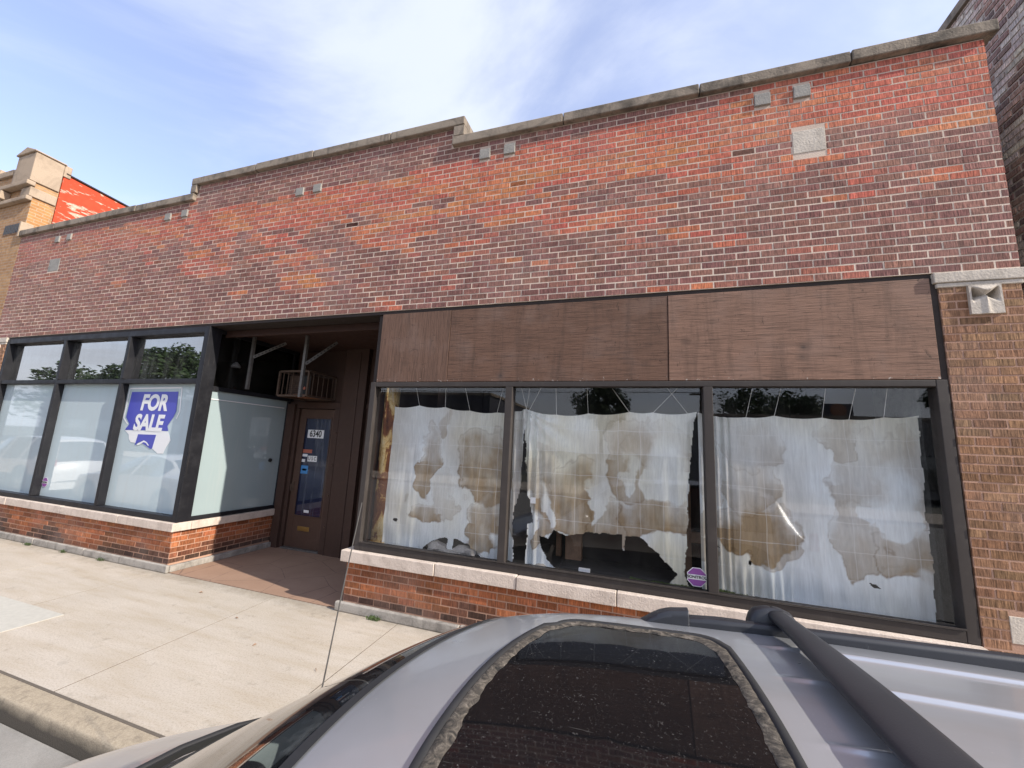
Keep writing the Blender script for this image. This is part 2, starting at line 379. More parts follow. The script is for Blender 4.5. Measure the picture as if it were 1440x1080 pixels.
def struct(o): o['kind'] = 'structure'; return o
def label(o, s): o['label'] = s; return o
def pn(x, y, z, s=1): return noise.noise(Vector((x * s, y * s, z * s)))
def fbm(x, y, z=0, s=1, o=4): return noise.fractal(Vector((x * s, y * s, z * s)), 1.0, 2.0, o)

def text(name, body, size, mat, loc, parent=None, rot=(PI / 2, 0, 0), shear=0, bold=0, sx=1, ext=.0006, align='CENTER'):
    cu = bpy.data.curves.new(name, 'FONT'); cu.body = body; cu.size = size; cu.align_x = align; cu.align_y = 'CENTER'
    cu.extrude = ext; cu.shear = shear; cu.offset = bold; cu.resolution_u = 4
    tmp = bpy.data.objects.new('tmp', cu); C.objects.link(tmp)
    bpy.context.view_layer.update()
    me = bpy.data.meshes.new_from_object(tmp.evaluated_get(bpy.context.evaluated_depsgraph_get()))
    bpy.data.objects.remove(tmp); bpy.data.curves.remove(cu)
    me.name = name; me.transform(Matrix.Translation(loc) @ __import__('mathutils').Euler(rot).to_matrix().to_4x4() @ Matrix.Diagonal((sx, 1, 1, 1)))
    me.materials.clear(); me.materials.append(mat)
    o = bpy.data.objects.new(name, me); C.objects.link(o)
    if parent: o.parent = parent; o.matrix_parent_inverse = Matrix.Translation(-parent.location)
    return o

# ------------------------------------------------------------------ brickwork
def laid(mb, fn, u0, u1, v0, v1, pu, pv, joint, colfn, holes=(), top=None, seed=1, proud=.006, k=0, half=.5):
    """individual bricks: fn(u, v, d) -> xyz, d = distance in front of the mortar"""
    rnd = random.Random(seed); r = 0; v = v0
    while v < v1 - .01:
        va, vb = v + joint / 2, v + pv - joint / 2
        u = u0 - (pu * half if r % 2 else 0)
        while u < u1:
            a, b = max(u + joint / 2, u0), min(u + pu - joint / 2, u1)
            vt = min(vb, v1); tp = top(.5 * (a + b)) if top else 1e9
            vt = min(vt, tp)
            if b - a > .02 and vt - va > .012:
                segs = [(a, b)]
                for hx0, hx1, hz0, hz1 in holes:
                    if vt > hz0 + .004 and va < hz1 - .004:
                        segs = [q for (p0, p1) in segs for q in ((p0, min(p1, hx0)), (max(p0, hx1), p1)) if q[1] - q[0] > .008]
                col = colfn(.5 * (a + b), .5 * (va + vt), rnd)
                for p0, p1 in segs:
                    d = proud + rnd.uniform(-.0018, .0022); e = .0016
                    j = [rnd.uniform(-.0014, .0014) for _ in range(4)]
                    vs = [fn(p0, va, -.004), fn(p1, va, -.004), fn(p1, vt, -.004), fn(p0, vt, -.004),
                          fn(p0 + e, va + e + j[0], d), fn(p1 - e, va + e + j[1], d), fn(p1 - e, vt - e + j[2], d), fn(p0 + e, vt - e + j[3], d)]
                    mb.add(vs, [(4, 5, 6, 7), (0, 1, 5, 4), (1, 2, 6, 5), (2, 3, 7, 6), (3, 0, 4, 7)], k, col)
            u += pu
        v += pv; r += 1
def lerp3(a, b, t): return tuple(x + (y - x) * t for x, y in zip(a, b))
def jit(c, rnd, a=.15):
    f = 1 + rnd.uniform(-a, a); return tuple(x * f * (1 + rnd.uniform(-.05, .05)) for x in c)
PUR = (.20, .092, .078); PUR2 = (.285, .135, .105); RED = (.45, .125, .085); ORG = (.50, .185, .085); BRN = (.31, .135, .098)
def face_col(x, z, rnd):
    n1 = fbm(x * .9 + z * 1.1, z * 2.6, 3.1, 1.0, 4); n2 = fbm(x * 1.25 + z * .7, z * 5.5, 8.7, 1.0, 4)
    top = 5.90 if -7 < x < -2.2 else 5.63
    d = top - z
    if x > -2.2: lim = .24 * max(0, min(1, (1.45 - x) / 1.0)) - .06
    elif x > -6.95: lim = .50
    else: lim = .16
    if d < lim + .03 * n2: w = -.8
    elif d < lim + (.66 if x > -2.2 else .52) + .12 * n1: w = .72 - .2 * (1 if x < -7 else 0)
    elif z > 4.25: w = .08 + n1 * .95 + n2 * .6
    else: w = -.42 + n1 * .9 + n2 * .3
    if x < -7 and d > .65: w -= .45
    if x > 2.0 and d > .85: w -= .35
    w += rnd.uniform(-.30, .30) + .10
    if w > .28:
        c = lerp3(RED, ORG, max(0, min(1, .12 + n2 * 1.2 + rnd.uniform(-.3, .35) + (.22 if 4.75 < z < 5.05 else 0))))
    elif w > .05: c = lerp3(BRN, RED, rnd.uniform(0, .5))
    else: c = lerp3(PUR, PUR2, rnd.random())
    if x < -6.5: c = lerp3(c, (.30, .155, .12), min(.6, (-6.5 - x) * .15))
    return jit(c, rnd, .12)
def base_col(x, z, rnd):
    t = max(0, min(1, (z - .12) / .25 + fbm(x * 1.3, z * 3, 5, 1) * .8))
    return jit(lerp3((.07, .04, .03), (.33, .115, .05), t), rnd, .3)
def pier_col(x, z, rnd): return jit(lerp3((.20, .105, .058), (.30, .165, .092), rnd.random()), rnd, .1)
def side_col(y, z, rnd):
    n = fbm(y * 2, z * 2, 2, 1)
    return jit(rnd.choice(((.22, .135, .115), (.34, .21, .17), (.42, .27, .22), (.20, .14, .13))) if n < .0 else (.56, .48, .42), rnd, .25)

# ------------------------------------------------------------------ storefront
S = thing('brick_storefront', 'long one-storey red and purple brick storefront with stepped stone coping and recessed brown entrance', 'building', (-4.5, 0, 0))
X0, X1, ZB = -11.97, 2.87, 3.50
def topz(x): return 5.90 if -6.95 < x < -2.18 else 5.63
blocks = [(-1.88, -1.74, 5.38, 5.51), (-1.56, -1.42, 5.385, 5.515), (1.10, 1.24, 5.38, 5.51), (1.435, 1.575, 5.385, 5.515),
          (-4.78, -4.64, 5.36, 5.48), (-4.46, -4.32, 5.365, 5.485), (-7.60, -7.46, 5.37, 5.49), (-7.20, -7.06, 5.375, 5.495), (-10.70, -10.57, 5.35, 5.47), (-10.33, -10.20, 5.355, 5.475)]
plaques = [(-10.74, -10.40, 4.76, 5.01), (1.40, 1.67, 4.79, 5.035)]
mb = MB()
laid(mb, lambda u, v, d: (u, .004 - d, v), X0, X1, ZB, 5.9, .204, .0685, .0098, face_col, blocks + plaques, topz, 11, .005)
mb.box(X0 + .004, -6.951, .0008, .26, ZB + .001, 5.63, 1); mb.box(-6.95, -2.18, .0008, .26, ZB + .001, 5.90, 1); mb.box(-2.179, X1 - .004, .0008, .26, ZB + .001, 5.63, 1)
mb.build('brick_wall', [M['brick'], M['mortar']], S)
for i, (a, b, c, d) in enumerate(blocks): MB().box(a, b, -.022, .05, c, d).build('stone_block', M['block'], S, bevel=.005)
for i, (a, b, c, d) in enumerate(plaques): MB().box(a + .004, b - .004, -.004, .05, c + .004, d - .004).build('stone_plaque', M['lime'] if i else M['block'], S, bevel=.004)
# coping stones, three runs with joints
def coping(x0, x1, z0, z1, name='coping', cuts=1.25, y0=-.055, y1=.30):
    b = MB(); rnd = random.Random(int(x0 * 10)); x = x0
    while x < x1 - .05:
        e = min(x1, x + cuts * rnd.uniform(.85, 1.15))
        if x1 - e < .4: e = x1
        dz = rnd.uniform(-.006, .006); dy = rnd.uniform(-.004, .004)
        b.prism([(y0 + dy, z0 + dz), (y1, z0 + dz), (y1, z1 + .012 + dz), (y0 + dy, z1 + dz)], lambda u, v, t: (t, u, v), x + .004, e - .004)
        x = e
    return b.build(name, M['coping'], S, bevel=.012)
coping(X0 - .05, -6.93, 5.635, 5.752); coping(-7.03, -2.10, 5.905, 6.022); coping(-2.26, X1 + .08, 5.635, 5.75)
for x0, x1 in ((-7.03, -6.90), (-2.25, -2.10)):
    MB().box(x0, x1, -.05, .30, 5.757, 5.90).build('coping_step', M['coping'], S, bevel=.01)
MB().box(-11.49, 2.31, .012, .30, 3.462, 3.498).build('lintel', M['jamb'], S)
# piers with carved capitals
def pier(x0, x1, detail, seed):
    b = MB(); laid(b, lambda u, v, d: (u, .002 - d, v), x0, x1, .10, 3.385, .204, .0684, .011, pier_col, [(2.50, 2.70, .70, .885), (2.52, 2.72, 3.125, 3.4)] if detail else [], None, seed)
    if detail:
        b.box(x0 + .002, x1 - .002, -.0015, .5, 0, 3.124, 1); b.box(x0 + .002, 2.521, -.0015, .5, 3.1241, 3.385, 1); b.box(2.719, x1 - .002, -.0015, .5, 3.1241, 3.385, 1)
    else: b.box(x0 + .002, x1 - .002, -.0015, .5, 0, 3.385, 1)
    b.build('brick_pier', [M['brick'], M['mortar_pink']], S)
    c = MB(); c.box(x0 - .03, x1 + .03, -.022, .3, 3.405, 3.495); c.box(x0 - .012, x1 + .012, -.012, .3, 3.365, 3.404)
    cap = c.build('capital', M['lime'], S, bevel=.008)
    cx = x0 + .275 if detail else x1 - .27
    # carved bracket: block with scooped hollow, drooping lip and a central rib
    g = MB(); rows = []
    n = 44
    sm = lambda t: max(0, min(1, t)) ** 2 * (3 - 2 * max(0, min(1, t)))
    for j in range(n + 1):
        v = j / n; z = 3.125 + v * .24; row = []
        for i in range(n + 1):
            u = i / n * 2 - 1; x = cx + u * .1
            lipv = .80 - .10 * math.cos(u * PI * 1.15) + .06 * u * u                   # drooping edge of the lip
            hol = sm((1 - (u / .86) ** 2) * 2.2) * sm((lipv - v) * 14) * sm((v - .30 - .25 * (1 - abs(u))) * 3.2)
            rib = math.exp(-(u / (.07 + .30 * max(0, .55 - v))) ** 2) * sm((.72 - v) * 6)
            lip = sm((v - lipv) * 12) * sm((1.0 - v) * 5) * (1 - abs(u) ** 4)
            row.append((x, -.028 + hol * .085 * (1 - .8 * rib) - lip * .022 - rib * .008, z))
        rows.append(row)
    g.grid(rows); g.box(cx - .1, cx + .1, .061, .08, 3.125, 3.365)
    for u in (-.1, .1):
        e = [r[0 if u < 0 else -1] for r in rows]
        g.grid([[p for p in e], [(p[0], .06, p[2]) for p in e]])
    g.grid([rows[0], [(p[0], .06, p[2]) for p in rows[0]]])
    g.build('carved_bracket', M['lime'], cap, smooth=False)
pier(2.345, 2.855, True, 5); pier(-11.96, -11.52, False, 6)
MB().box(2.502, 2.698, -.006, .04, .702, .883).build('stone_block', M['lime'], S, bevel=.004)
MB().box(2.30, 2.343, .01, .3, .66, 3.46).build('jamb', M['jamb'], S)
# plinths, base walls, sills
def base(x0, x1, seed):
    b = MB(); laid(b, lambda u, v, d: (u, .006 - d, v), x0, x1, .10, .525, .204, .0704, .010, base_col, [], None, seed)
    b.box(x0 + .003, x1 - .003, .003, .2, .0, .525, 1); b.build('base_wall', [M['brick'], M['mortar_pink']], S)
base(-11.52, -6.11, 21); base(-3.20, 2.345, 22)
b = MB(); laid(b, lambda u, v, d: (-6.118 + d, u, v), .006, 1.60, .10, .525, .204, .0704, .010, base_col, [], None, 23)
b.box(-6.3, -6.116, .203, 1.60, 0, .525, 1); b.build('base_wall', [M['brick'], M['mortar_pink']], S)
b = MB(); b.box(-3.197, -3.0, .203, 1.62, 0, .525, 0); b.build('base_wall', [M['mortar_pink']], S)
def run(name, mat, x0, x1, y0, y1, z0, z1, cut, bev, par=None):
    b = MB(); rnd = random.Random(int(x0 * 7)); x = x0
    while x < x1 - .02:
        e = min(x1, x + cut * rnd.uniform(.85, 1.15))
        if x1 - e < cut * .35: e = x1
        q = rnd.uniform(-.004, .004)
        b.box(x + .003, e - .003, y0 + q, y1, z0, z1 + q * .7); x = e
    return b.build(name, mat, par or S, bevel=bev)
run('sill', M['sill'], -11.52, -6.06, -.05, .2, .527, .64, 1.45, .008)
run('sill', M['sill'], -3.25, 2.345, -.06, .2, .527, .652, 1.05, .008)
MB().box(-6.2, -6.062, .203, 1.62, .527, .638).build('sill', M['sill'], S, bevel=.008)
run('plinth', M['plinth'], -11.97, -6.045, -.045, .0, .0, .10, 1.5, .014)
run('plinth', M['plinth'], -3.27, 2.86, -.05, .0, .0, .10, 1.35, .014)
MB().box(-6.11, -6.045, .003, 1.62, 0, .085).build('plinth', M['plinth'], S, bevel=.012)

# left display window ----------------------------------------------------
LW = MB()
FX = (-11.50, -6.10)
LW.box(FX[0], FX[0] + .09, 0, .16, .642, 3.46); LW.box(FX[1] - .085, FX[1], 0, .05, .642, 3.46)
LW.box(FX[0] + .091, FX[1] - .086, 0.001, .16, 3.37, 3.459); LW.box(FX[0] + .091, FX[1] - .086, 0.001, .16, .643, .715)
LW.box(FX[0] + .091, FX[1] - .086, .012, .15, 2.60, 2.67)
mull = (-9.63, -7.89)
for x in mull: LW.box(x - .036, x + .036, -.004, .13, .716, 2.599); LW.box(x - .036, x + .036, -.004, .13, 2.671, 3.369)
lw = LW.build('window_frame', M['black'], S, bevel=.006)
xs = (FX[0] + .09, mull[0], mull[1], FX[1] - .05)
for i in range(3):
    a, b_ = xs[i] + .03, xs[i + 1] - .03
    if i == 0: a = xs[0] - .01
    MB().box(a, b_, .10, .106, .70, 2.615).build('pane', M['film'], lw); MB().box(a, b_, .10, .106, 2.655, 3.385).build('pane', M['transom'], lw)
# corner post and return window
MB().box(-6.10, -6.085, .0, .19, .642, 3.46).box(-6.20, -6.101, .051, .19, .642, 3.46).build('corner_post', M['black'], S, bevel=.005)
RW = MB(); RW.box(-6.15, -6.09, .191, 1.60, .642, .70); RW.box(-6.15, -6.09, .191, 1.60, 2.52, 2.585); RW.box(-6.15, -6.09, .191, 1.60, 3.40, 3.46); RW.box(-6.15, -6.09, 1.55, 1.60, .701, 2.519); RW.box(-6.15, -6.09, 1.55, 1.60, 2.586, 3.399)
rw = RW.build('return_window_frame', M['black'], S, bevel=.004)
MB().box(-6.125, -6.119, .185, 1.56, .69, 2.53).build('pane', M['film_side'], rw)
MB().box(-6.125, -6.119, .185, 1.56, 2.575, 3.41).build('pane', M['glass_dark'], rw)
MB().box(-6.117, -6.108, .2, 1.5, 2.385, 2.398).build('bead_strip', M['white'], rw)
MB().tube([(-6.10, 1.36, 1.47), (-6.119, 1.36, 1.47)], .032, 14).build('vent_plug', M['ink'], rw)

# right display window ---------------------------------------------------
W0, W1 = -3.13, 2.335
RF = MB(); RF.box(W0, W0 + .07, 0, .12, .655, 2.60); RF.box(W1 - .075, W1, 0, .12, .655, 2.60)
RF.box(W0 + .071, W1 - .076, .001, .12, 2.545, 2.599); RF.box(W0 + .071, W1 - .076, .001, .12, .656, .735)
rm = (-1.345, .60)
for x in rm: RF.box(x - .04, x + .04, -.006, .115, .736, 2.544)
rf = RF.build('display_window_frame', M['bronze'], S, bevel=.005)
px = (W0 + .05, rm[0], rm[1], W1 - .05)
for i in range(3): MB().box(px[i] + .01, px[i + 1] - .01, .055, .061, .72, 2.56).build('pane', M['glass'], rf)
MB().box(-3.05, 2.26, -.012, .0, .742, .752).build('glazing_bead', M['bronze'], rf)
# plywood over the transom
for (a, b_, k, y) in ((-3.06, -2.114, 'ply_a', .006), (-2.108, .262, 'ply_b', .008), (.268, 2.298, 'ply_c', .004)):
    MB().box(a, b_, y, .12, 2.604, 3.46).build('plywood_panel', M[k], S, bevel=.003)
MB().box(-3.13, -3.062, .04, .16, 2.604, 3.46).build('jamb', M['jamb'], S)

# recessed entrance ------------------------------------------------------
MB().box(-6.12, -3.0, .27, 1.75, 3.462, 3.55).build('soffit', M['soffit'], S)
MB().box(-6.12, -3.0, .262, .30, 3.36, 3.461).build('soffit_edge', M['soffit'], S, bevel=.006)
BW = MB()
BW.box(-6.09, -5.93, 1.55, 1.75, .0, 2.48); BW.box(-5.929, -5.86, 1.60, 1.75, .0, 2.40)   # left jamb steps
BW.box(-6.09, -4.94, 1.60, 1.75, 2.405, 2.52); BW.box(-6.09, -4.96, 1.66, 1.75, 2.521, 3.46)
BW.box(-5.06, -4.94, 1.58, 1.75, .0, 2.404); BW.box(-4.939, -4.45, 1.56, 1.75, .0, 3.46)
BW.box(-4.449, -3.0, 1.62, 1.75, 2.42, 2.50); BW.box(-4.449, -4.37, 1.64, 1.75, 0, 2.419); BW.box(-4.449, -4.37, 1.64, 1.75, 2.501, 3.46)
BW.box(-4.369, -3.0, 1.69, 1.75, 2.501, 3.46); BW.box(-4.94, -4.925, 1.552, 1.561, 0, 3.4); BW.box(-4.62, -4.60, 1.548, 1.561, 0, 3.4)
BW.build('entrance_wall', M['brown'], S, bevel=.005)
D = MB(); DX0, DX1, DY = -5.855, -5.065, 1.64
D.box(DX0, -5.72, DY, DY + .05, .03, 2.395); D.box(-5.14, DX1, DY, DY + .05, .03, 2.395); D.box(-5.719, -5.141, DY, DY + .05, 2.24, 2.395); D.box(-5.719, -5.141, DY, DY + .05, .03, .55)
D.box(-5.72, -5.706, DY - .01, DY, .55, 2.24); D.box(-5.154, -5.14, DY - .01, DY, .55, 2.24); D.box(-5.705, -5.155, DY - .01, DY, 2.226, 2.24); D.box(-5.705, -5.155, DY - .01, DY, .55, .566)
door = D.build('door', M['browndoor'], S, bevel=.003)
MB().box(-5.719, -5.141, DY + .015, DY + .022, .551, 2.239).build('pane', M['blueglass'], door)
g = MB(); g.box(-5.60, -5.35, DY - .012, DY, .31, .385); g.build('mail_slot', M['brass'], door, bevel=.006)
MB().box(-5.57, -5.38, DY - .017, DY - .011, .33, .36).build('mail_flap', M['brass'], door, bevel=.003)
hd = MB(); hd.box(-5.835, -5.795, DY - .008, DY, .93, 1.12); hd.tube([(-5.815, DY - .005, 1.09), (-5.815, DY - .05, 1.07), (-5.815, DY - .05, .97), (-5.815, DY - .005, .95)], .008, 8); hd.build('handle', M['iron'], door)
gy = DY + .013
MB().box(-5.655, -5.30, gy, gy + .001, 1.885, 2.03).build('number_plate', M['white'], door)
text('house_number', '6340', .16, M['ink'], (-5.478, gy - .0012, 1.957), door, bold=.004, sx=.82)
def stick(x0, x1, z0, z1, k, nm='sticker'): return MB().box(x0, x1, gy, gy + .001, z0, z1).build(nm, M[k], door)
stick(-5.715, -5.51, 1.62, 1.68, 'red_sticker'); stick(-5.71, -5.60, 1.555, 1.60, 'white'); stick(-5.715, -5.64, 1.46, 1.51, 'white'); stick(-5.59, -5.385, 1.475, 1.575, 'white')
text('sticker_lettering', 'U S C', .09, M['ink'], (-5.488, gy - .0012, 1.525), door, bold=.001, sx=.8)
stick(-5.71, -5.555, 1.26, 1.40, 'blue_sticker'); stick(-5.68, -5.59, 1.31, 1.345, 'white'); stick(-5.53, -5.42, .61, .655, 'white')
for z in (.45, .95, 1.45, 2.0): MB().tube([(-4.955, 1.552, z), (-4.955, 1.535, z)], .012, 8).build('bolt_head', M['iron'], S)
MB().box(-5.86, -5.06, 1.57, 1.639, .006, .028).build('threshold', M['galv'], S)
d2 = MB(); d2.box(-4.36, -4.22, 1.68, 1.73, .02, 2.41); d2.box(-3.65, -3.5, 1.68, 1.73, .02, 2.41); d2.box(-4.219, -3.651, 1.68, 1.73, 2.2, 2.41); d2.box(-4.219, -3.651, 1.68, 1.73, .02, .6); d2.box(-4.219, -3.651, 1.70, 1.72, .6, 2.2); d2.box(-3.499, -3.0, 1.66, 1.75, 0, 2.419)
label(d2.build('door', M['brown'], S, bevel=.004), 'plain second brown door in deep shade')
# right-hand alcove wall (the end of the stained window)
aw = MB(); aw.box(-3.13, -3.09, .121, 1.62, .53, 3.46); aw.build('alcove_wall', M['brown'], S)

# rooms behind the glass
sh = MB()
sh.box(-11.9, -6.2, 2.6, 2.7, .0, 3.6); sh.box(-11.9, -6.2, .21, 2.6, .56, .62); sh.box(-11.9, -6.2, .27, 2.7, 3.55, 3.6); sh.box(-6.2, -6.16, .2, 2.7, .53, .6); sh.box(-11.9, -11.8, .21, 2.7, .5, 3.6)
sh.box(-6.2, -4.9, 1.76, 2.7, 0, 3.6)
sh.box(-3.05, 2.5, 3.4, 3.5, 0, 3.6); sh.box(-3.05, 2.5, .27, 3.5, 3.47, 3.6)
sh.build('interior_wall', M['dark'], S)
MB().box(-3.08, 2.42, .122, 3.4, .60, .70).build('display_floor', M['floor_in'], S)
MB().box(2.30, 2.42, .122, 1.0, .70, 3.46).build('plaster_reveal', M['plaster'], S)
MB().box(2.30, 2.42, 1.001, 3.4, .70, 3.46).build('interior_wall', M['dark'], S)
MB().box(-11.9, 2.8, .27, 13, 5.2, 5.35).box(-11.9, -11.7, .27, 13, 0, 5.19).box(2.6, 2.8, .51, 13, 0, 5.19).box(-11.69, 2.59, 12.8, 13, 0, 5.19).build('roof', M['roofing'], S)
pole = MB(); pole.tube([(-2.99, .26, .70), (-2.985, .26, 3.4)], .092, 24); pole.build('column', M['rust'], S, smooth=True)['label'] = 'rusty yellow steel column behind the glass'
MB().box(-3.11, -2.88, .15, .37, .70, .715).build('column_base', M['rust'], S)

# things inside the left room seen through the transom
lp = thing('pendant_lamp', 'small white pendant lamp hanging behind the dark side transom beside the entrance', 'lamp', (-6.45, .75, 3.0))
b = MB(); b.tube([(-6.45, .75, 3.53), (-6.45, .75, 3.06)], .006, 6); b.build('cord', M['ink'], lp)
b = MB(); b.tube([(-6.45, .75, 3.08), (-6.45, .75, 3.04), (-6.45, .75, 3.01), (-6.45, .75, 2.99)], [.02, .055, .07, .068], 14); b.build('lamp_shade', M['white'], lp, smooth=True)

# ------------------------------------------------------------------ things on the building
cg = thing('air_conditioner_cage', 'rusty iron cage with vertical bars around a window air conditioner above the brown door', 'cage', (-5.4, 1.3, 2.55))
fx0, fx1, fy0, fy1, fz0, fz1 = -5.78, -5.16, 1.03, 1.655, 2.56, 2.97
b = MB()
for x in (fx0, fx1):
    for y in (fy0, fy1): b.bar((x, y, fz0), (x, y, fz1), .03)
    for z in (fz0, fz1): b.bar((x, fy0 + .015, z), (x, fy1 - .015, z), .028, .028)
for y in (fy0, fy1):
    for z in (fz0, fz1): b.bar((fx0 + .015, y, z), (fx1 - .015, y, z), .028, .03)
b.build('cage_frame', M['iron'], cg)
for i in range(5): MB().bar((fx1, fy0 + .10 + i * .11, fz0 + .014), (fx1, fy0 + .10 + i * .11, fz1 - .014), .012).build('cage_bar', M['iron'], cg)
for i in range(3): MB().bar((fx0 + .09 + i * .10, fy0, fz0 + .014), (fx0 + .09 + i * .10, fy0, fz1 - .014), .012).build('cage_bar', M['iron'], cg)
MB().box(fx0 + .02, fx1 - .02, fy0 + .02, fy1 - .02, fz0 + .016, fz0 + .024).build('tray', M['orange_rust'], cg)
ac = thing('air_conditioner', 'dark boxy air conditioner sitting inside the iron cage over the door', 'air conditioner', (-5.4, 1.4, 2.585))
b = MB(); b.box(-5.70, -5.24, 1.16, 1.655, 2.586, 2.93); b.build('body', M['brown'], ac, bevel=.01)
b = MB(); b.box(-5.42, -5.24, 1.150, 1.159, 2.60, 2.92); b.build('control_panel', M['ink'], ac, bevel=.003)
MB().tube([(-5.33, 1.149, 2.70), (-5.33, 1.13, 2.70)], .026, 14).build('knob', M['red_sticker'], ac)
b = MB()
for i in range(9): b.box(-5.69, -5.44, 1.150, 1.158, 2.61 + i * .035, 2.625 + i * .035)
b.build('grille', M['iron'], ac)
def hanger(x, y, z0, dx, dy, lab):
    h = thing('steel_hanger', lab, 'bracket', (x, y, 3.46), 'perforated steel hangers under the entrance soffit')
    b = MB(); b.box(x - .022, x + .022, y, y + .004, z0, 3.458); b.box(x + .018, x + .022, y + .004, y + .04, z0, 3.458); b.build('upright', M['galv'], h)
    a, e = Vector((x + .03, y + .02, z0 + .52)), Vector((x + dx, y + dy, 3.43)); b = MB(); b.bar(a, e, .004, .045)
    b.build('brace', M['galv'], h)
    b = MB()
    for i in range(9): p = a.lerp(e, .06 + i * .105); b.bar(p - (e - a).normalized() * .012, p + (e - a).normalized() * .012, .0056, .02)
    b.build('slot_pattern', M['ink'], h)
hanger(-5.93, .58, 2.60, .30, .35, 'perforated steel hanger strut nearest the frosted side window')
hanger(-4.93, .66, 2.49, .28, .35, 'perforated steel hanger strut hanging in front of the air conditioner cage')

# for sale sign on the left window
sg = thing('for_sale_sign', 'blue and white FOR SALE sign shaped like a state stuck on the frosted window', 'sign', (-7.2, .09, 1.6))
fl = lambda u, v, t: (u, t, v)
# outline in two bands: white edge, blue face
def poly_sheet(p, y, nm, mat, par):
    from mathutils.geometry import tessellate_polygon
    tri = tessellate_polygon([[Vector((u, v, 0)) for u, v in p]]); n = len(p); b = MB()
    vs = [(u, y, v) for u, v in p] + [(u, y + .0008, v) for u, v in p]
    b.add(vs, [tuple(t) for t in tri] + [tuple(i + n for i in t[::-1]) for t in tri] + [(i, (i + 1) % n, n + (i + 1) % n, n + i) for i in range(n)])
    return b.build(nm, mat, par)
tw = [(-7.81, 2.53), (-7.83, 2.06), (-7.70, 1.965), (-7.745, 1.868), (-6.735, 1.885), (-6.755, 1.955), (-6.61, 2.07), (-6.565, 2.18), (-6.605, 2.545)]
eb = MB(); q_ = [tw[1], tw[0], tw[-1], tw[-2], tw[-3]]
for a_, b_ in zip(q_, q_[1:]): eb.bar((a_[0], .0965, a_[1]), (b_[0], .0965, b_[1]), .022, .0012, up=(0, 1, 0))
eb.bar((tw[1][0], .0965, tw[1][1]), (-7.70, .0965, 1.965), .018, .0012, up=(0, 1, 0)); eb.build('sign_border', M['white'], sg)
poly_sheet([(-7.745, 2.475), (-7.765, 2.07), (-7.655, 1.965), (-7.735, 1.872), (-6.738, 1.888), (-6.775, 1.96), (-6.685, 2.085), (-6.64, 2.18), (-6.67, 2.485)], .0952, 'sign_face', M['blue'], sg)
poly_sheet([(-7.735, 1.866), (-7.62, 1.80), (-7.60, 1.735), (-7.54, 1.685), (-7.42, 1.68), (-7.40, 1.80), (-6.99, 1.81), (-7.02, 1.615), (-6.88, 1.545), (-6.76, 1.55), (-6.72, 1.65), (-6.645, 1.75), (-6.74, 1.88)], .0965, 'sign_tail', M['white'], sg)
poly_sheet([(-7.40, 1.815), (-7.43, 1.64), (-7.34, 1.70), (-7.20, 1.66), (-7.06, 1.605), (-7.02, 1.615), (-6.985, 1.82)], .0952, 'sign_panel', M['blue'], sg)
poly_sheet([(-7.38, 1.665), (-7.30, 1.70), (-7.24, 1.725), (-7.18, 1.71), (-7.10, 1.655), (-7.12, 1.65), (-7.18, 1.69), (-7.24, 1.70), (-7.30, 1.665), (-7.36, 1.645)], .0940, 'sign_emblem', M['white'], sg)
text('sign_lettering', 'FOR', .335, M['white'], (-7.165, .0925, 2.298), sg, shear=.12, bold=.014, sx=.95)
text('sign_lettering', 'SALE', .335, M['white'], (-7.215, .0925, 1.985), sg, shear=.12, bold=.014, sx=.93)

def octagon(name, lab, cx, cz, r, y, mk, words):
    t = thing(name, lab, 'sticker', (cx, y, cz), 'security company stickers on the shop windows')
    oc = lambda r: [(cx + r * math.cos(R(22.5 + 45 * i)), cz + r * math.sin(R(22.5 + 45 * i))) for i in range(8)]
    poly_sheet(oc(r), y, 'sticker_border', M['white'], t); poly_sheet(oc(r * .92), y - .0014, 'sticker_face', M[mk], t)
    poly_sheet([(cx - r * .9, cz - r * .24), (cx + r * .9, cz - r * .24), (cx + r * .9, cz + r * .24), (cx - r * .9, cz + r * .24)], y - .0028, 'name_band', M['white'], t)
    text('sticker_lettering', words, r * .40, M['ink'], (cx, y - .0042, cz), t, bold=r * .012, sx=.95)
octagon('security_sticker', 'purple octagonal security sticker at the foot of the stained middle window', .475, .845, .085, .050, 'purple', 'SONITROL')
octagon('security_sticker', 'small maroon octagonal security sticker low on the frosted window beside its black mullion', -9.51, .935, .085, .094, 'purple', 'SONITROL')

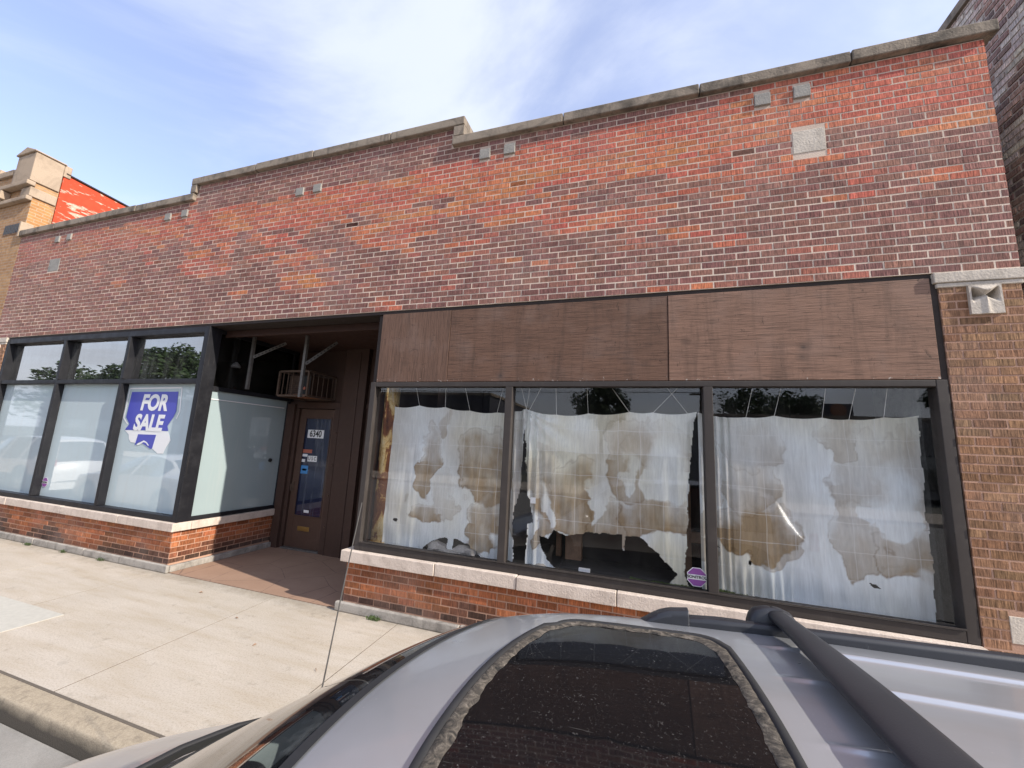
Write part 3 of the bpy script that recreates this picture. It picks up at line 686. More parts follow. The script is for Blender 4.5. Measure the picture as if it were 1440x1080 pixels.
# ------------------------------------------------------------------ curtains
def poly_in(p, x, z):
    c = False; j = len(p) - 1
    for i in range(len(p)):
        if (p[i][1] > z) != (p[j][1] > z) and x < (p[j][0] - p[i][0]) * (z - p[i][1]) / (p[j][1] - p[i][1]) + p[i][0]: c = not c
        j = i
    return c
def interp(pts, x):
    if x <= pts[0][0]: return pts[0][1]
    for (a, b), (c, d) in zip(pts, pts[1:]):
        if x <= c: return b + (d - b) * (x - a) / (c - a)
    return pts[-1][1]
WHT = (.89, .935, .935)
def curtain(lab, x0, x1, topf, inside, yf, stains, hooks, seed, step=.008):
    t = thing('curtain', lab, 'curtain', ((x0 + x1) / 2, .2, .70), 'stained white sheets hung behind the shop windows')
    nx = int((x1 - x0) / step); nz = int(1.72 / step); idx = {}; b = MB()
    z0 = .705
    for i in range(nx + 1):
        x = x0 + (x1 - x0) * i / nx; zt = topf(x)
        for j in range(nz + 1):
            f = j / nz; z = z0 + (zt - z0) * f
            k = 0; edge = 0
            wx, wz = fbm(x * 3, z * 3, seed, 1, 5) * .15, fbm(x * 3 + 9, z * 3, seed, 1, 5) * .15 + .03 * math.sin(x * 46) * abs(pn(x * 5, z * 2, seed))
            mott = .5 + .5 * fbm(x * 7, z * 4, seed + 3, 1, 4)
            for cx, cz, rx, rz, s in stains:
                d = (abs((x + wx - cx) / rx) ** 2.4 + abs((z + wz - cz) / rz) ** 2.4)
                q = max(0, min(1, (1.16 - d) / (.26 if z < cz - rz * .1 else .9)))
                if s < 0: k = k * (1 - q * min(1, -s)); edge *= (1 - q)
                else:
                    g_ = max(0, min(1, .5 - (z + wz - cz) / (2 * rz))); k = max(k, q * s * (.40 + .5 * g_ ** 1.3 + .55 * (mott - .35))); edge = max(edge * (1 - q * .7), math.exp(-((d - .98) / .07) ** 2) * s * max(.38, min(1, .8 + (cz - z) / rz)))
            grime = max(0, .05 + .34 * fbm(x * 1.6, z * 1.1, seed + 7, 1, 4))
            top_y = max(0, 1 - (zt - z) / .5) * .25
            c = lerp3(WHT, (.36, .255, .14), max(0, min(.95, k + grime))); cream = max(0, min(1, .25 + 1.5 * fbm(x * 1.3 + 4, z * .9, seed + 13, 1, 3))) * (.85 if 4 < seed < 5 else .5); c = lerp3(c, (c[0] * .92, c[1] * .84, c[2] * .66), min(1, cream + top_y)); c = lerp3(c, (.22, .14, .07), min(.7, edge * .75))
            b.v.append((x, yf(x, z, zt), z)); b.col.append(c)
    n = nz + 1
    for i in range(nx):
        for j in range(nz):
            q = b.v[i * n + j]; q2 = b.v[(i + 1) * n + j + 1]; x, z = (q[0] + q2[0]) / 2, (q[2] + q2[2]) / 2
            r = fbm(x * 9, z * 9, seed + 20, 1, 3) * .018
            if inside(x + r, z + r): b.f.append((i * n + j, (i + 1) * n + j, (i + 1) * n + j + 1, i * n + j + 1)); b.mi.append(0)
    b.build('sheet', M['cloth'], t, smooth=True, fixn=False)
    for hx, dx in hooks:
        s = MB(); s.tube([(hx, yf(hx, topf(hx), topf(hx)), topf(hx) - .01), (hx + dx, .14, 2.56)], .0022, 5); s.build('string', M['string'], t)
    return t
def folds(seed, amp=.010, base=.21):
    def yf(x, z, zt):
        h = (zt - z)
        a = amp * (.35 + .65 * min(1, h / 1.2))
        return base + a * math.sin(x * 30 + 2.2 * pn(x * 1.3, z * .5, seed) * 5) * (.6 + .4 * pn(x * 2, 0, seed)) + a * .8 * pn(x * 22, z * 1.2, seed + 9) * min(1, .3 + h) + .012 * pn(x * 5, z * 5, seed + 2) + .02 * pn(x * 1.5, z * 1.2, seed + 4)
    return yf
def scallop(pts, zt, sag, dz=None):
    dz = dz or [0] * len(pts)
    def f(x):
        for k, (a, b) in enumerate(zip(pts, pts[1:])):
            if a <= x <= b: u = (x - a) / (b - a); return zt + dz[k] + (dz[k + 1] - dz[k]) * u - sag * 4 * u * (1 - u) * (b - a) / .4
        return zt
    return f
h1 = [-2.93, -2.55, -2.2, -1.88, -1.55, -1.2]
t1 = scallop(h1, 2.33, .022, [0, .015, .0, -.035, -.05, -.005])
def in1(x, z):
    re = interp([(.6, -1.27), (1.1, -1.30), (1.55, -1.24), (1.95, -1.205), (2.4, -1.19)], z)
    if x > re: return False
    if -2.38 < x < -1.64:
        u = (x + 2.38) / .74; hh = .66 + .20 * math.sin(PI * u) ** .55
        if z < hh and not (-2.045 < x < -1.985): return False
    if ((x + 2.755) / .03) ** 2 + ((z - .985) / .02) ** 2 < 1: return False
    return True
f1 = folds(1.3)
def y1(x, z, zt):
    y = f1(x, z, zt)
    if x > -1.5: y += .035 * math.sin((x + 1.5) * 62 * (1 - .12 * (zt - z))) * min(1, (x + 1.5) / .1)
    return y
curtain('stained white sheet in the shop window next to the rusty column, torn at the bottom', -2.93, -1.18, t1, in1, y1,
        [(-2.36, 1.72, .15, .36, .85), (-1.66, 1.72, .30, .42, .9), (-1.62, 1.08, .24, .36, 1.0), (-2.42, 1.12, .24, .15, .85), (-2.2, 2.15, .06, .2, .4), (-2.1, 1.3, .14, .3, .35), (-1.27, 1.6, .10, .7, .6), (-1.5, .78, .12, .1, -1)], [(-2.93, .02), (-2.55, -.03), (-2.2, .02), (-1.88, -.05), (-1.55, .09), (-1.2, .05)], 1.3)
h2 = [-1.20, -.86, -.52, -.1, .12, .52]
t2 = scallop(h2, 2.325, .022, [0, -.055, -.035, -.01, -.012, .0])
bot2 = [(-1.2, 1.5), (-1.12, 1.35), (-1.075, 1.10), (-1.02, 1.00), (-.92, .97), (-.86, 1.07), (-.74, 1.03), (-.62, 1.05), (-.5, 1.09), (-.36, 1.10), (-.18, 1.09), (-.17, .96), (-.155, .96), (-.145, 1.09), (0, 1.09), (.08, 1.03), (.2, .93), (.26, .88), (.33, .80), (.5, .8)]
def in2(x, z):
    le = interp([(.6, -1.15), (1.07, -1.12), (1.4, -1.145), (1.75, -1.18), (2.1, -1.2), (2.4, -1.21)], z)
    re = interp([(.6, .46), (.85, .40), (1.3, .425), (1.8, .45), (2.4, .53)], z)
    if x < le or x > re: return False
    if z < 1.12 and interp([(.66, -1.16), (1.12, -1.12)], z) < x < interp([(.66, -.76), (.74, -.88), (.88, -.97), (1.12, -1.06)], z): return True
    if z < .88 and .40 - (.88 - z) * .9 < x < .40 + (.88 - z) * .25: return True
    return z > interp(bot2, x) + .012 * pn(x * 30, z * 30, 5)
f2 = folds(4.1)
def y2(x, z, zt):
    y = f2(x, z, zt)
    g = math.exp(-((x + 1.12) / .14) ** 2); y += .035 * g * math.sin((x + 1.2) * 75)
    d = Vector((x + 1.2, zt - z)); a = math.atan2(d.y, max(.01, d.x)); y += .012 * math.sin(a * 16) * max(0, 1 - d.length / 1.4)
    return y
curtain('ragged stained sheet in the middle shop window, its bottom torn away to show dark timber', -1.21, .535, t2, in2, y2,
        [(-.72, 1.42, .36, .42, 1.0), (-.25, 1.25, .30, .26, .9), (.12, 1.38, .36, .28, .95), (-.1, 1.86, .24, .40, .7), (.2, 1.95, .35, .25, .45), (-1.0, 1.75, .14, .5, .5), (-1.0, 1.2, .10, .4, .8), (.24, 1.78, .22, .34, -1), (-.42, 1.55, .09, .36, -.95), (-.95, 1.28, .055, .22, -.9), (-.8, 2.08, .3, .16, -.8), (-.13, 1.72, .09, .14, -.9), (.3, .95, .15, .14, -1)],
        [(-1.2, -.05), (-1.18, .16), (-.86, 0), (-.52, -.01), (-.1, -.18), (.12, .24), (.45, -.2)], 4.1)
h3 = [.54, .95, 1.18, 1.55, 1.75, 2.0, 2.24]
t3 = scallop(h3, 2.315, .02, [.005, -.03, -.01, -.02, -.03, -.005, .015])
def in3(x, z):
    if ((x - 1.83) / .04) ** 2 + ((z - .92) / .012 + (x - 1.83) * 20) ** 2 < 1: return False
    if ((x - .66) / .03) ** 2 + ((z - 1.10) / .012) ** 2 < 1 or ((x - .93) / .012) ** 2 + ((z - .98) / .02) ** 2 < 1: return False
    return x < interp([(.6, 2.20), (2.4, 2.235)], z)
f3 = folds(7.7)
def y3(x, z, zt):
    y = f3(x, z, zt)
    if x < .8: y += .02 * math.sin((x - .5) * 90)
    if z < 1.0 and x < 1.25: y += .014 * math.sin(x * 85) * min(1, (1.0 - z) * 5)
    return y
curtain('full length stained sheet in the wide right shop window beside the brick pier', .535, 2.245, t3, in3, y3,
        [(.98, 1.28, .30, .21, 1.0), (1.12, 1.22, .18, .19, .5), (.92, 1.72, .24, .34, .42), (1.0, 2.05, .30, .22, .3), (1.85, 1.75, .28, .40, .5), (1.76, 1.28, .24, .26, .7), (2.12, 1.18, .26, .28, .9), (2.14, 1.85, .11, .4, .4), (1.66, 2.1, .12, .2, .5), (1.98, 1.58, .15, .33, -1), (2.1, .9, .14, .16, -.8), (.62, 1.6, .06, .8, .35)],
        [(.62, .04), (.95, .05), (1.18, .05), (1.55, .02), (1.75, .04), (2.0, .01)], 7.7)
# loose timber and rubble behind the sheets
tf = thing('timber_frame', 'dark old timber frame with a black panel showing under the torn middle sheet', 'frame', (-.2, .75, .70))
MB().box(-.80, -.62, .62, .72, .70, 1.42).build('stud', M['stud'], tf, bevel=.004)
MB().box(-.92, -.86, .70, .76, .70, 1.42).build('stud', M['stud'], tf, bevel=.004)
MB().box(-.60, .62, .64, .70, 1.02, 1.12).build('rail', M['stud'], tf, bevel=.004); MB().box(-.619, .62, .74, .78, .70, 1.01).build('panel', M['dark'], tf)
MB().box(.42, .50, .63, .72, .70, 1.6).build('stud', M['stud'], tf, bevel=.004)
def chunk(x, y, z, s, seed, name, lab, mat, grp):
    bm = bmesh.new(); bmesh.ops.create_icosphere(bm, subdivisions=2, radius=1)
    for v in bm.verts:
        n = 1 + .45 * pn(v.co.x * 1.6 + seed, v.co.y * 1.6, v.co.z * 1.6); v.co = Vector((v.co.x * s[0] * n, v.co.y * s[1] * n, max(-.5, v.co.z) * s[2] * n))
    me = bpy.data.meshes.new(name); bm.to_mesh(me); bm.free(); me.materials.append(mat); o = bpy.data.objects.new(name, me); C.objects.link(o); o.location = (x, y, z + s[2] * .5); return tag(o, lab, 'rubble', grp)
G_ = 'plaster rubble on the display floor'
chunk(-2.2, .24, .70, (.13, .07, .07), 1, 'rubble', 'grey plaster lump left of the hanging flap in the torn hole', M['rubble'], G_)
chunk(-1.86, .25, .70, (.16, .07, .06), 4, 'rubble', 'pale flat plaster lump right of the hanging flap in the torn hole', M['rubble'], G_)
chunk(-2.02, .19, .70, (.10, .05, .03), 8, 'rubble', 'small crumbled plaster piece under the hanging flap in the torn hole', M['rubble'], G_)
chunk(-.98, .2, .70, (.06, .05, .022), 12, 'rubble', 'small crumbled debris on the display floor under the parted sheets', M['rubble'], G_)
cb = thing('paper_tag', 'small white paper box lying on the window ledge under the torn middle sheet', 'paper', (-.53, .16, .70)); MB().box(-.58, -.47, .15, .18, .70, .755).build('card', M['white'], cb, bevel=.002)
pt = thing('paper_tag', 'square white paper tag stuck inside the middle window near the parted sheets', 'paper', (-1.05, .07, 1.37)); MB().box(-1.075, -1.02, .063, .065, 1.34, 1.40).build('card', M['white'], pt)
mo = MB(); rnd = random.Random(3)
for i in range(1500):
    x = rnd.choice((rnd.uniform(-.1, .62), rnd.uniform(.1, .9))); y = rnd.uniform(.13, .19); h = max(0, .02 + .045 * pn(x * 5, 0, 2)) * rnd.uniform(.4, 1); a = rnd.uniform(0, 6.28); w = .008
    mo.add([(x - w * math.cos(a), y - w * math.sin(a), .70 + h * .5), (x + w * math.cos(a), y + w * math.sin(a), .70 + h * .5), (x + rnd.uniform(-.01, .01), y + .004, .70 + h + .012)], [(0, 1, 2)])
tag(mo.build('moss', M['moss'], fixn=False), 'green moss growing along the inner ledge of the stained window', 'moss', kind='stuff')
# weeds in the plinth joints
def weed(x, y, n, lab, seed):
    rnd = random.Random(seed); b = MB()
    for i in range(n):
        a = rnd.uniform(0, 6.28); l = rnd.uniform(.02, .06); w = .008; px_, py_ = x + rnd.uniform(-.07, .07), y + rnd.uniform(-.02, .015)
        dx, dy = math.cos(a) * l, math.sin(a) * l * .6
        b.add([(px_ - w * .5, py_, 0), (px_ + w * .5, py_, 0), (px_ + dx * .5 + w, py_ + dy * .5, l * .7), (px_ + dx * .5 - w, py_ + dy * .5, l * .7), (px_ + dx, py_ + dy, l * .55)], [(0, 1, 2, 3), (3, 2, 4)])
    tag(b.build('weed', M['weed'], fixn=False), lab, 'weed', 'weeds along the plinth')
weed(-9.2, -.075, 40, 'small weed tuft at the plinth under the left frosted window', 1)
weed(-2.72, -.075, 45, 'small weed tuft at the plinth right of the entrance', 2)
weed(-8.3, -.07, 24, 'tiny flat weed at the plinth under the second frosted pane', 3)
weed(-7.4, -.07, 22, 'tiny flat weed at the plinth under the FOR SALE sign', 4)

# ------------------------------------------------------------------ ground
def strip(name, mat, x0, x1, y0, y1, z0, z1, bevel=0): return struct(MB().box(x0, x1, y0, y1, z0, z1).build(name, mat, bevel=bevel))
joints = [-26, -22, -18, -14.6, -12.8, -11.1, -9.4, -7.75, -6.15, -4.08, -2.38, -.6, 1.2, 3.0, 4.8, 6.6, 12, 22]
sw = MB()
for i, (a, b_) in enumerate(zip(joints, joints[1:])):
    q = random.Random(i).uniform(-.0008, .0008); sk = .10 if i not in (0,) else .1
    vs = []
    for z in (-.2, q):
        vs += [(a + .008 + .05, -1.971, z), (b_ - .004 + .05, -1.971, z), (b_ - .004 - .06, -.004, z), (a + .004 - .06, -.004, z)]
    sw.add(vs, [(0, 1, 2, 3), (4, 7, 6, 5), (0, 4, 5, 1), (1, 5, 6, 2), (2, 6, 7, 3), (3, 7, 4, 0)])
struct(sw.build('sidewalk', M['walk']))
strip('sidewalk_joint', M['crackfill'], -26, 22, -1.99, .0, -.22, -.0022)
strip('sidewalk_patch', M['patch'], -7.1, -5.56, -1.68, -1.25, .0, .006)
strip('entrance_floor', M['entry'], -6.11, -3.0, .003, 1.76, -.2, .004)
kb = MB(); x = -26
while x < 22:
    kb.prism([(-2.135, -.2), (-1.975, -.2), (-1.975, -.004), (-2.09, -.006), (-2.118, -.018), (-2.128, -.04)], lambda u, v, t: (t, u, v), x + .004, x + 2.996); x += 3
struct(kb.build('kerb', M['kerb'], bevel=.006))
strip('gutter', M['road'], -40, 30, -2.75, -2.137, -.3, -.15)
strip('road', simple('asphalt', (.22, .21, .195), .9, .4, 40, bump=.5), -90, 60, -14, -2.752, -.3, -.146)
strip('far_sidewalk', M['walk'], -90, 60, -18, -14.002, -.3, -.02)
struct(MB().box(-400, 400, -400, 400, -.6, -.31).build('ground', simple('far_ground', (.12, .12, .10), .95, .3, 2)))
# dry leaf scraps
lf = [(-4.0, -.62), (-3.35, -.95), (-2.55, -1.05), (-5.0, -.3)]
for i, (x, y) in enumerate(lf):
    b = MB(); a = i * 1.3; z = .004
    b.add([(x - .022 * math.cos(a), y - .022 * math.sin(a), z), (x + .01, y - .01, z + .008), (x + .022 * math.cos(a), y + .022 * math.sin(a), z + .003), (x - .01, y + .012, z + .01)], [(0, 1, 2, 3)])
    tag(b.build('dead_leaf', M['stud'], fixn=False), 'curled brown dead leaf scrap lying on the pale pavement', 'leaf', 'dead leaf scraps on the pavement')

# ------------------------------------------------------------------ neighbours
NB = thing('tan_brick_building', 'taller tan brick building with stone pinnacle and flaking red painted side wall', 'building', (-15, 0, 0))
b = MB(); b.box(-30, -11.99, .0, .35, 0, 7.15); b.build('front_wall', M['tan'], NB)
b = MB(); b.prism([(.36, 0), (14, 0), (14, 6.2), (9, 6.2), (9, 6.75), (3.2, 6.75), (3.2, 7.15), (.36, 7.32)], lambda u, v, t: (t, u, v), -12.3, -11.98); b.build('side_wall', M['redside'], NB)
b = MB(); b.prism([(.0, 0), (.355, 0), (.355, 5.9), (.30, 6.1), (.33, 6.35), (.24, 6.5), (.0, 6.5)], lambda u, v, t: (t, u, v), -11.982, -11.965); b.build('tan_return', M['tan_side'], NB)
b = MB(); b.prism([(.38, 7.325), (3.2, 7.16), (3.2, 7.19), (.38, 7.355)], lambda u, v, t: (t, u, v), -12.34, -11.95); b.build('parapet_flashing', M['jamb'], NB)
b = MB(); b.box(-12.62, -11.955, -.10, .34, 6.86, 7.50); b.prism([(-12.66, 7.50), (-11.93, 7.50), (-11.93, 7.53), (-12.3, 7.66), (-12.66, 7.53)], lambda u, v, t: (u, t, v), -.13, .36); b.box(-12.86, -12.621, -.04, .2, 6.86, 7.30)
b.box(-12.25, -11.953, .341, .46, 7.25, 7.52)
b.build('pinnacle', M['tanstone'], NB, bevel=.02)
b = MB(); b.box(-30, -11.95, -.13, .0, 6.76, 6.855); b.box(-30, -11.955, -.09, .0, 6.44, 6.53); b.build('cornice', M['tanstone'], NB, bevel=.015)
b = MB(); b.box(-12.3, -11.955, -.06, .34, 6.531, 6.738); b.build('corner_stone', M['tanstone'], NB, bevel=.015)
for x in (-12.9, -14.3, -15.7): MB().box(x - .07, x + .07, -.15, .0, 6.56, 6.735).build('bracket', M['tanstone'], NB, bevel=.012)
x = -12.86
for i, w in enumerate((.55, .5, 2.2, .5, 2.6)):
    z = 7.16 + (.10 if i % 2 else .0); MB().box(x - w, x - .002, -.05, .38, z, z + .14).build('coping', M['tanstone'], NB, bevel=.015); x -= w
b = MB(); b.box(-12.70, -12.14, -.01, .0, 5.74, 5.98); v_ = b.build('vent_frame', M['stud'], NB)
for i in range(9): MB().box(-12.68 + i * .06, -12.645 + i * .06, -.016, -.0105, 5.76, 5.96).build('vent_bar', M['ink'], v_)
MB().box(-12.02, -11.962, -.06, .12, 5.62, 5.95).build('quoin', M['tanstone'], NB, bevel=.01)
NR = thing('dark_brick_building', 'taller dark brick building with streaked pale mortar rising past the right end of the coping', 'building', (7, 4, 0))
b = MB(); laid(b, lambda u, v, d: (3.20 - d, u, v), .0, 5.2, 2.8, 6.6, .204, .0685, .019, side_col, [], None, 31, .007)
b.box(3.20, 3.5, .003, 13, 0, 6.6, 1); b.build('side_wall', [M['brick'], M['mortar_grey']], NR)
b = MB(); b.box(3.501, 14, .0, .3, 0, 6.6); b.build('front_wall', M['far_brick'], NR); b = MB(); b.box(3.16, 3.55, -.04, 13, 6.602, 6.70); b.box(3.551, 14, -.04, .35, 6.602, 6.70); b.build('coping', M['coping'], NR)

# ------------------------------------------------------------------ cars
def smoothi(pts, x):
    """monotone-ish cubic through (x, v) points"""
    n = len(pts)
    if x <= pts[0][0]: return pts[0][1]
    if x >= pts[-1][0]: return pts[-1][1]
    for i in range(n - 1):
        if x <= pts[i + 1][0]:
            x0, y0 = pts[i]; x1, y1 = pts[i + 1]; h = x1 - x0; t = (x - x0) / h
            def sl(k):
                if k <= 0 or k >= n - 1:
                    a, b = (0, 1) if k <= 0 else (n - 2, n - 1); return (pts[b][1] - pts[a][1]) / (pts[b][0] - pts[a][0])
                s0 = (pts[k][1] - pts[k - 1][1]) / (pts[k][0] - pts[k - 1][0]); s1 = (pts[k + 1][1] - pts[k][1]) / (pts[k + 1][0] - pts[k][0])
                return 0 if s0 * s1 <= 0 else 2 * s0 * s1 / (s0 + s1)
            m0, m1 = sl(i) * h, sl(i + 1) * h
            return (2 * t ** 3 - 3 * t * t + 1) * y0 + (t ** 3 - 2 * t * t + t) * m0 + (-2 * t ** 3 + 3 * t * t) * y1 + (t ** 3 - t * t) * m1
class Car:
    def __init__(s, P): s.__dict__.update(P)
    def top(s, x, y):
        """height of the upper skin at station x, lateral offset y"""
        wt = smoothi(s.wt, x); t = min(1, abs(y) / wt)
        z = smoothi(s.zr, x) - smoothi(s.cr, x) * t * t - s.er * t ** 9
        if s.ribs:
            fade = max(0, min(1, (x - .27) / .12)) * max(0, min(1, (1.5 - x) / .2))
            for r in (.10, .32, .50): z += fade * .009 * math.exp(-((abs(y) - r) / .008) ** 2)
        return z
    def bow(s, x, y): return x - smoothi(s.b, x) * (1 - min(1, abs(y) / smoothi(s.wt, x)) ** 2)
    def section(s, x, n):
        wt = smoothi(s.wt, x); zb = smoothi(s.zb, x); wb = smoothi(s.wb, x); pts = []
        for i in range(n + 1):
            y = wt * i / n; pts.append((s.bow(x, y), y, s.top(x, y), 'top', i / n))
        ze = pts[-1][2]; zb = min(zb, ze - .012)
        for i in range(1, 7):
            t = i / 6; y = wt + (wb - wt) * t + .012 * math.sin(PI * t); pts.append((x, y, ze + (zb - ze) * t, 'win', t))
        low = s.low
        for xw in (s.xf, s.xr):
            d = s.ra ** 2 - (x - xw) ** 2
            if d > 0: low = max(low, s.rw + math.sqrt(d))
        low = min(low, zb - .03)
        for i in range(1, 11):
            t = i / 10; z = zb + (low - zb) * t
            y = wb + .035 * math.sin(PI * min(1, t * 1.25)) * (1 if t < .8 else 1) - .03 * max(0, t - .6); pts.append((x, y, z, 'side', t))
        return pts
    def build(s, root, paint, dx, n=24, tint='carglass'):
        ox, oy, oz = s.o
        xs = []; x = s.x0
        while x < s.x1: xs.append(x); x += dx
        xs.append(s.x1)
        secs = [s.section(x, n) for x in xs]; groups = {}
        def key(x, kind, t):
            if kind == 'top':
                if x < s.cowl: return 'hood'
                if x < s.rf: return 'windshield' if t < .955 else 'body'
                if x < s.rr: return 'roof_panel'
                if x < s.rg: return 'rear_window' if t < .9 else 'body'
                return 'body'
            if kind == 'win' and s.sw[0] < x < s.sw[1] and .12 < t <= 1:
                for a, b in s.pil:
                    if a < x < b: return 'body'
                return 'side_window'
            return 'added_side_cladding' if kind == 'side' and t > .52 else 'body'  # unseen cladding, added to darken the car's mirror image in the shop glass
        for sg_ in (1, -1):
            for i in range(len(xs) - 1):
                for j in range(len(secs[0]) - 1):
                    p = secs[i][j + 1]; k = key((xs[i] + xs[i + 1]) / 2, p[3], (p[4] if p[3] != 'top' else p[4] - .5 / n))
                    groups.setdefault(k, []).append((sg_, i, j))
        out = {}
        mats = dict(added_side_cladding=M[s.clad], hood=M[paint], body=M[paint], roof_panel=M[paint], windshield=M[s.ws], rear_window=M[tint], side_window=M[tint])
        for k, fl_ in groups.items():
            b = MB(); idx = {}
            def vid(sg_, i, j):
                kk = (0 if j == 0 else sg_, i, j)
                if kk not in idx:
                    p = secs[i][j]; idx[kk] = len(b.v); b.v.append((p[0] + ox, p[1] * sg_ + oy, p[2] + oz)); b.col.append((1, 1, 1))
                return idx[kk]
            for sg_, i, j in fl_:
                q = (vid(sg_, i, j), vid(sg_, i + 1, j), vid(sg_, i + 1, j + 1), vid(sg_, i, j + 1)); q = tuple(dict.fromkeys(q))
                if len(q) > 2: b.f.append(q if sg_ > 0 else q[::-1]); b.mi.append(0)
            out[k] = b.build(k, mats[k], root, smooth=True, fixn=False)
        # ends and floor
        b = MB()
        for si in (0, -1):
            a = [(p[0] + ox, p[1] + oy, p[2] + oz) for p in secs[si]]; c = [(p[0] + ox, -p[1] + oy, p[2] + oz) for p in secs[si]][::-1]; b.add(a + c[:-1], [tuple(range(len(a) + len(c) - 1))])
        b.build('bumper', M[s.bump], root)
        MB().box(s.x0 + .1 + ox, s.x1 - .1 + ox, oy - .78, oy + .78, .2 + oz, .3 + oz).build('underbody', M['rubber'], root)
        for xw in (s.xf, s.xr):
            for sg_ in (-1, 1):
                yo = oy + sg_ * (s.W - .03); yi = oy + sg_ * (s.W - .24)
                w = MB(); c = Vector((xw + ox, 0, s.rw + oz))
                prof = [(yi, s.rw * .6), (yi, s.rw - .02), (yi + (yo - yi) * .15, s.rw), (yi + (yo - yi) * .85, s.rw), (yo, s.rw - .02), (yo, s.rw * .64)]
                w.grid([[(c.x + r * math.cos(2 * PI * i / 28), y, c.z + r * math.sin(2 * PI * i / 28)) for i in range(28)] for y, r in prof], closed=True)
                wheel = w.build('wheel', M['tyre'], root, smooth=True)
                r_ = MB(); yr = yo - sg_ * .02
                r_.grid([[(c.x + r * math.cos(2 * PI * i / 28), y, c.z + r * math.sin(2 * PI * i / 28)) for i in range(28)] for y, r in ((yo, s.rw * .66), (yr, s.rw * .60), (yr - sg_ * .05, s.rw * .57))], closed=True)
                for q in range(5):
                    a = q * 2 * PI / 5; r_.bar((c.x, yr, c.z), (c.x + math.cos(a) * s.rw * .6, yr, c.z + math.sin(a) * s.rw * .6), .025, .06, up=(0, 0, 1) if q else (1, 0, 0))
                r_.tube([(c.x, yr - sg_ * .02, c.z), (c.x, yr + sg_ * .012, c.z)], .05, 12); r_.build('rim', M['alloy'], wheel)
        return out
    def surf(s, x, y, h=0): return (s.bow(x, y) + s.o[0], y + s.o[1], s.top(x, y) + s.o[2] + h)
SUV = dict(o=(0, -3.26, -.15), x0=-2.12, x1=2.30, cowl=-1.17, rf=-.41, rr=1.86, rg=2.17, sw=(-.85, 1.75), pil=[(.10, .20), (1.05, 1.13)], ws='carglass', clad='rubber', bump='rubber', ribs=True,
           zr=[(-2.12, .45), (-2.10, .60), (-2.0, .73), (-1.8, .82), (-1.5, .92), (-1.17, 1.035), (-.95, 1.205), (-.7, 1.38), (-.41, 1.543), (-.2, 1.580), (.1, 1.598), (.5, 1.615), (1.0, 1.625), (1.6, 1.585), (1.86, 1.52), (2.05, 1.26), (2.17, 1.05), (2.25, .9), (2.30, .5)],
           wt=[(-2.12, .60), (-2.0, .70), (-1.6, .76), (-1.17, .72), (-.41, .63), (0, .645), (1.2, .63), (1.86, .58), (2.17, .70), (2.30, .75)],
           cr=[(-2.12, .03), (-1.6, .05), (-1.17, .05), (-.41, .042), (0, .036), (.7, .034), (2.3, .05)], er=.010,
           b=[(-2.12, .26), (-1.6, .25), (-1.17, .24), (-.8, .17), (-.41, .125), (-.15, .08), (.3, 0), (2.3, -.08)],
           zb=[(-2.12, .4), (-2.0, .62), (-1.6, .77), (-1.17, .89), (0, 1.0), (2.0, 1.05), (2.3, .8)], wb=[(-2.12, .72), (-2.0, .82), (-1.6, .87), (-1, .90), (1.6, .89), (2.1, .84), (2.3, .78)],
           low=.24, xf=-1.38, xr=1.32, ra=.385, rw=.345, W=.93)
hero = thing('parked_car', 'silver car with dusty sunroof and black roof rails parked at the kerb in the foreground', 'car', (0, -3.26, -.15))
car = Car(SUV); cp = car.build(hero, 'silver', .02, 120)
def csurf(X, Y, h=0):
    """upper skin at world X, Y"""
    y = Y - car.o[1]; x = X
    for _ in range(8): x += X - car.bow(x, y)
    return Vector((X, Y, car.top(x, y) + car.o[2] + h))
# sunroof: rounded, bowed outline; glass, crusted gasket, outer trim
def outline(off, n=90):
    p = []; y0, y1 = -3.745 - off, -2.775 + off; xr_ = .183 + off
    def xfr(y): u = (y + 3.26) / .51; return -.312 - off + .105 * abs(u) ** 2.2
    def xre(y): u = (y + 3.26) / .51; return xr_ + .03 - .03 * u * u
    r = .07
    for i in range(n): # front edge, far to near... going -y
        u = i / (n - 1); y = y1 - r + (y0 + r - y1 + r) * u; p.append((xfr(y), y))
    c = (xfr(y0) + r, y0 + r); p += [(c[0] - r * math.cos(a), c[1] - r * math.sin(a)) for a in [PI / 2 * k / 6 for k in range(1, 6)]]
    for i in range(n): u = i / (n - 1); p.append((xfr(y0) + r + (xre(y0) - r - xfr(y0) - r) * u, y0))
    c = (xre(y0) - r, y0 + r); p += [(c[0] + r * math.sin(a), c[1] - r * math.cos(a)) for a in [PI / 2 * k / 6 for k in range(1, 6)]]
    for i in range(n): u = i / (n - 1); y = y0 + r + (y1 - r - y0 - r) * u; p.append((xre(y), y))
    c = (xre(y1) - r, y1 - r); p += [(c[0] + r * math.cos(a), c[1] + r * math.sin(a)) for a in [PI / 2 * k / 6 for k in range(1, 6)]]
    for i in range(n): u = i / (n - 1); p.append((xre(y1) - r + (xfr(y1) + r - xre(y1) + r) * u, y1))
    c = (xfr(y1) + r, y1 - r); p += [(c[0] - r * math.sin(a), c[1] + r * math.cos(a)) for a in [PI / 2 * k / 6 for k in range(1, 6)]]
    return p
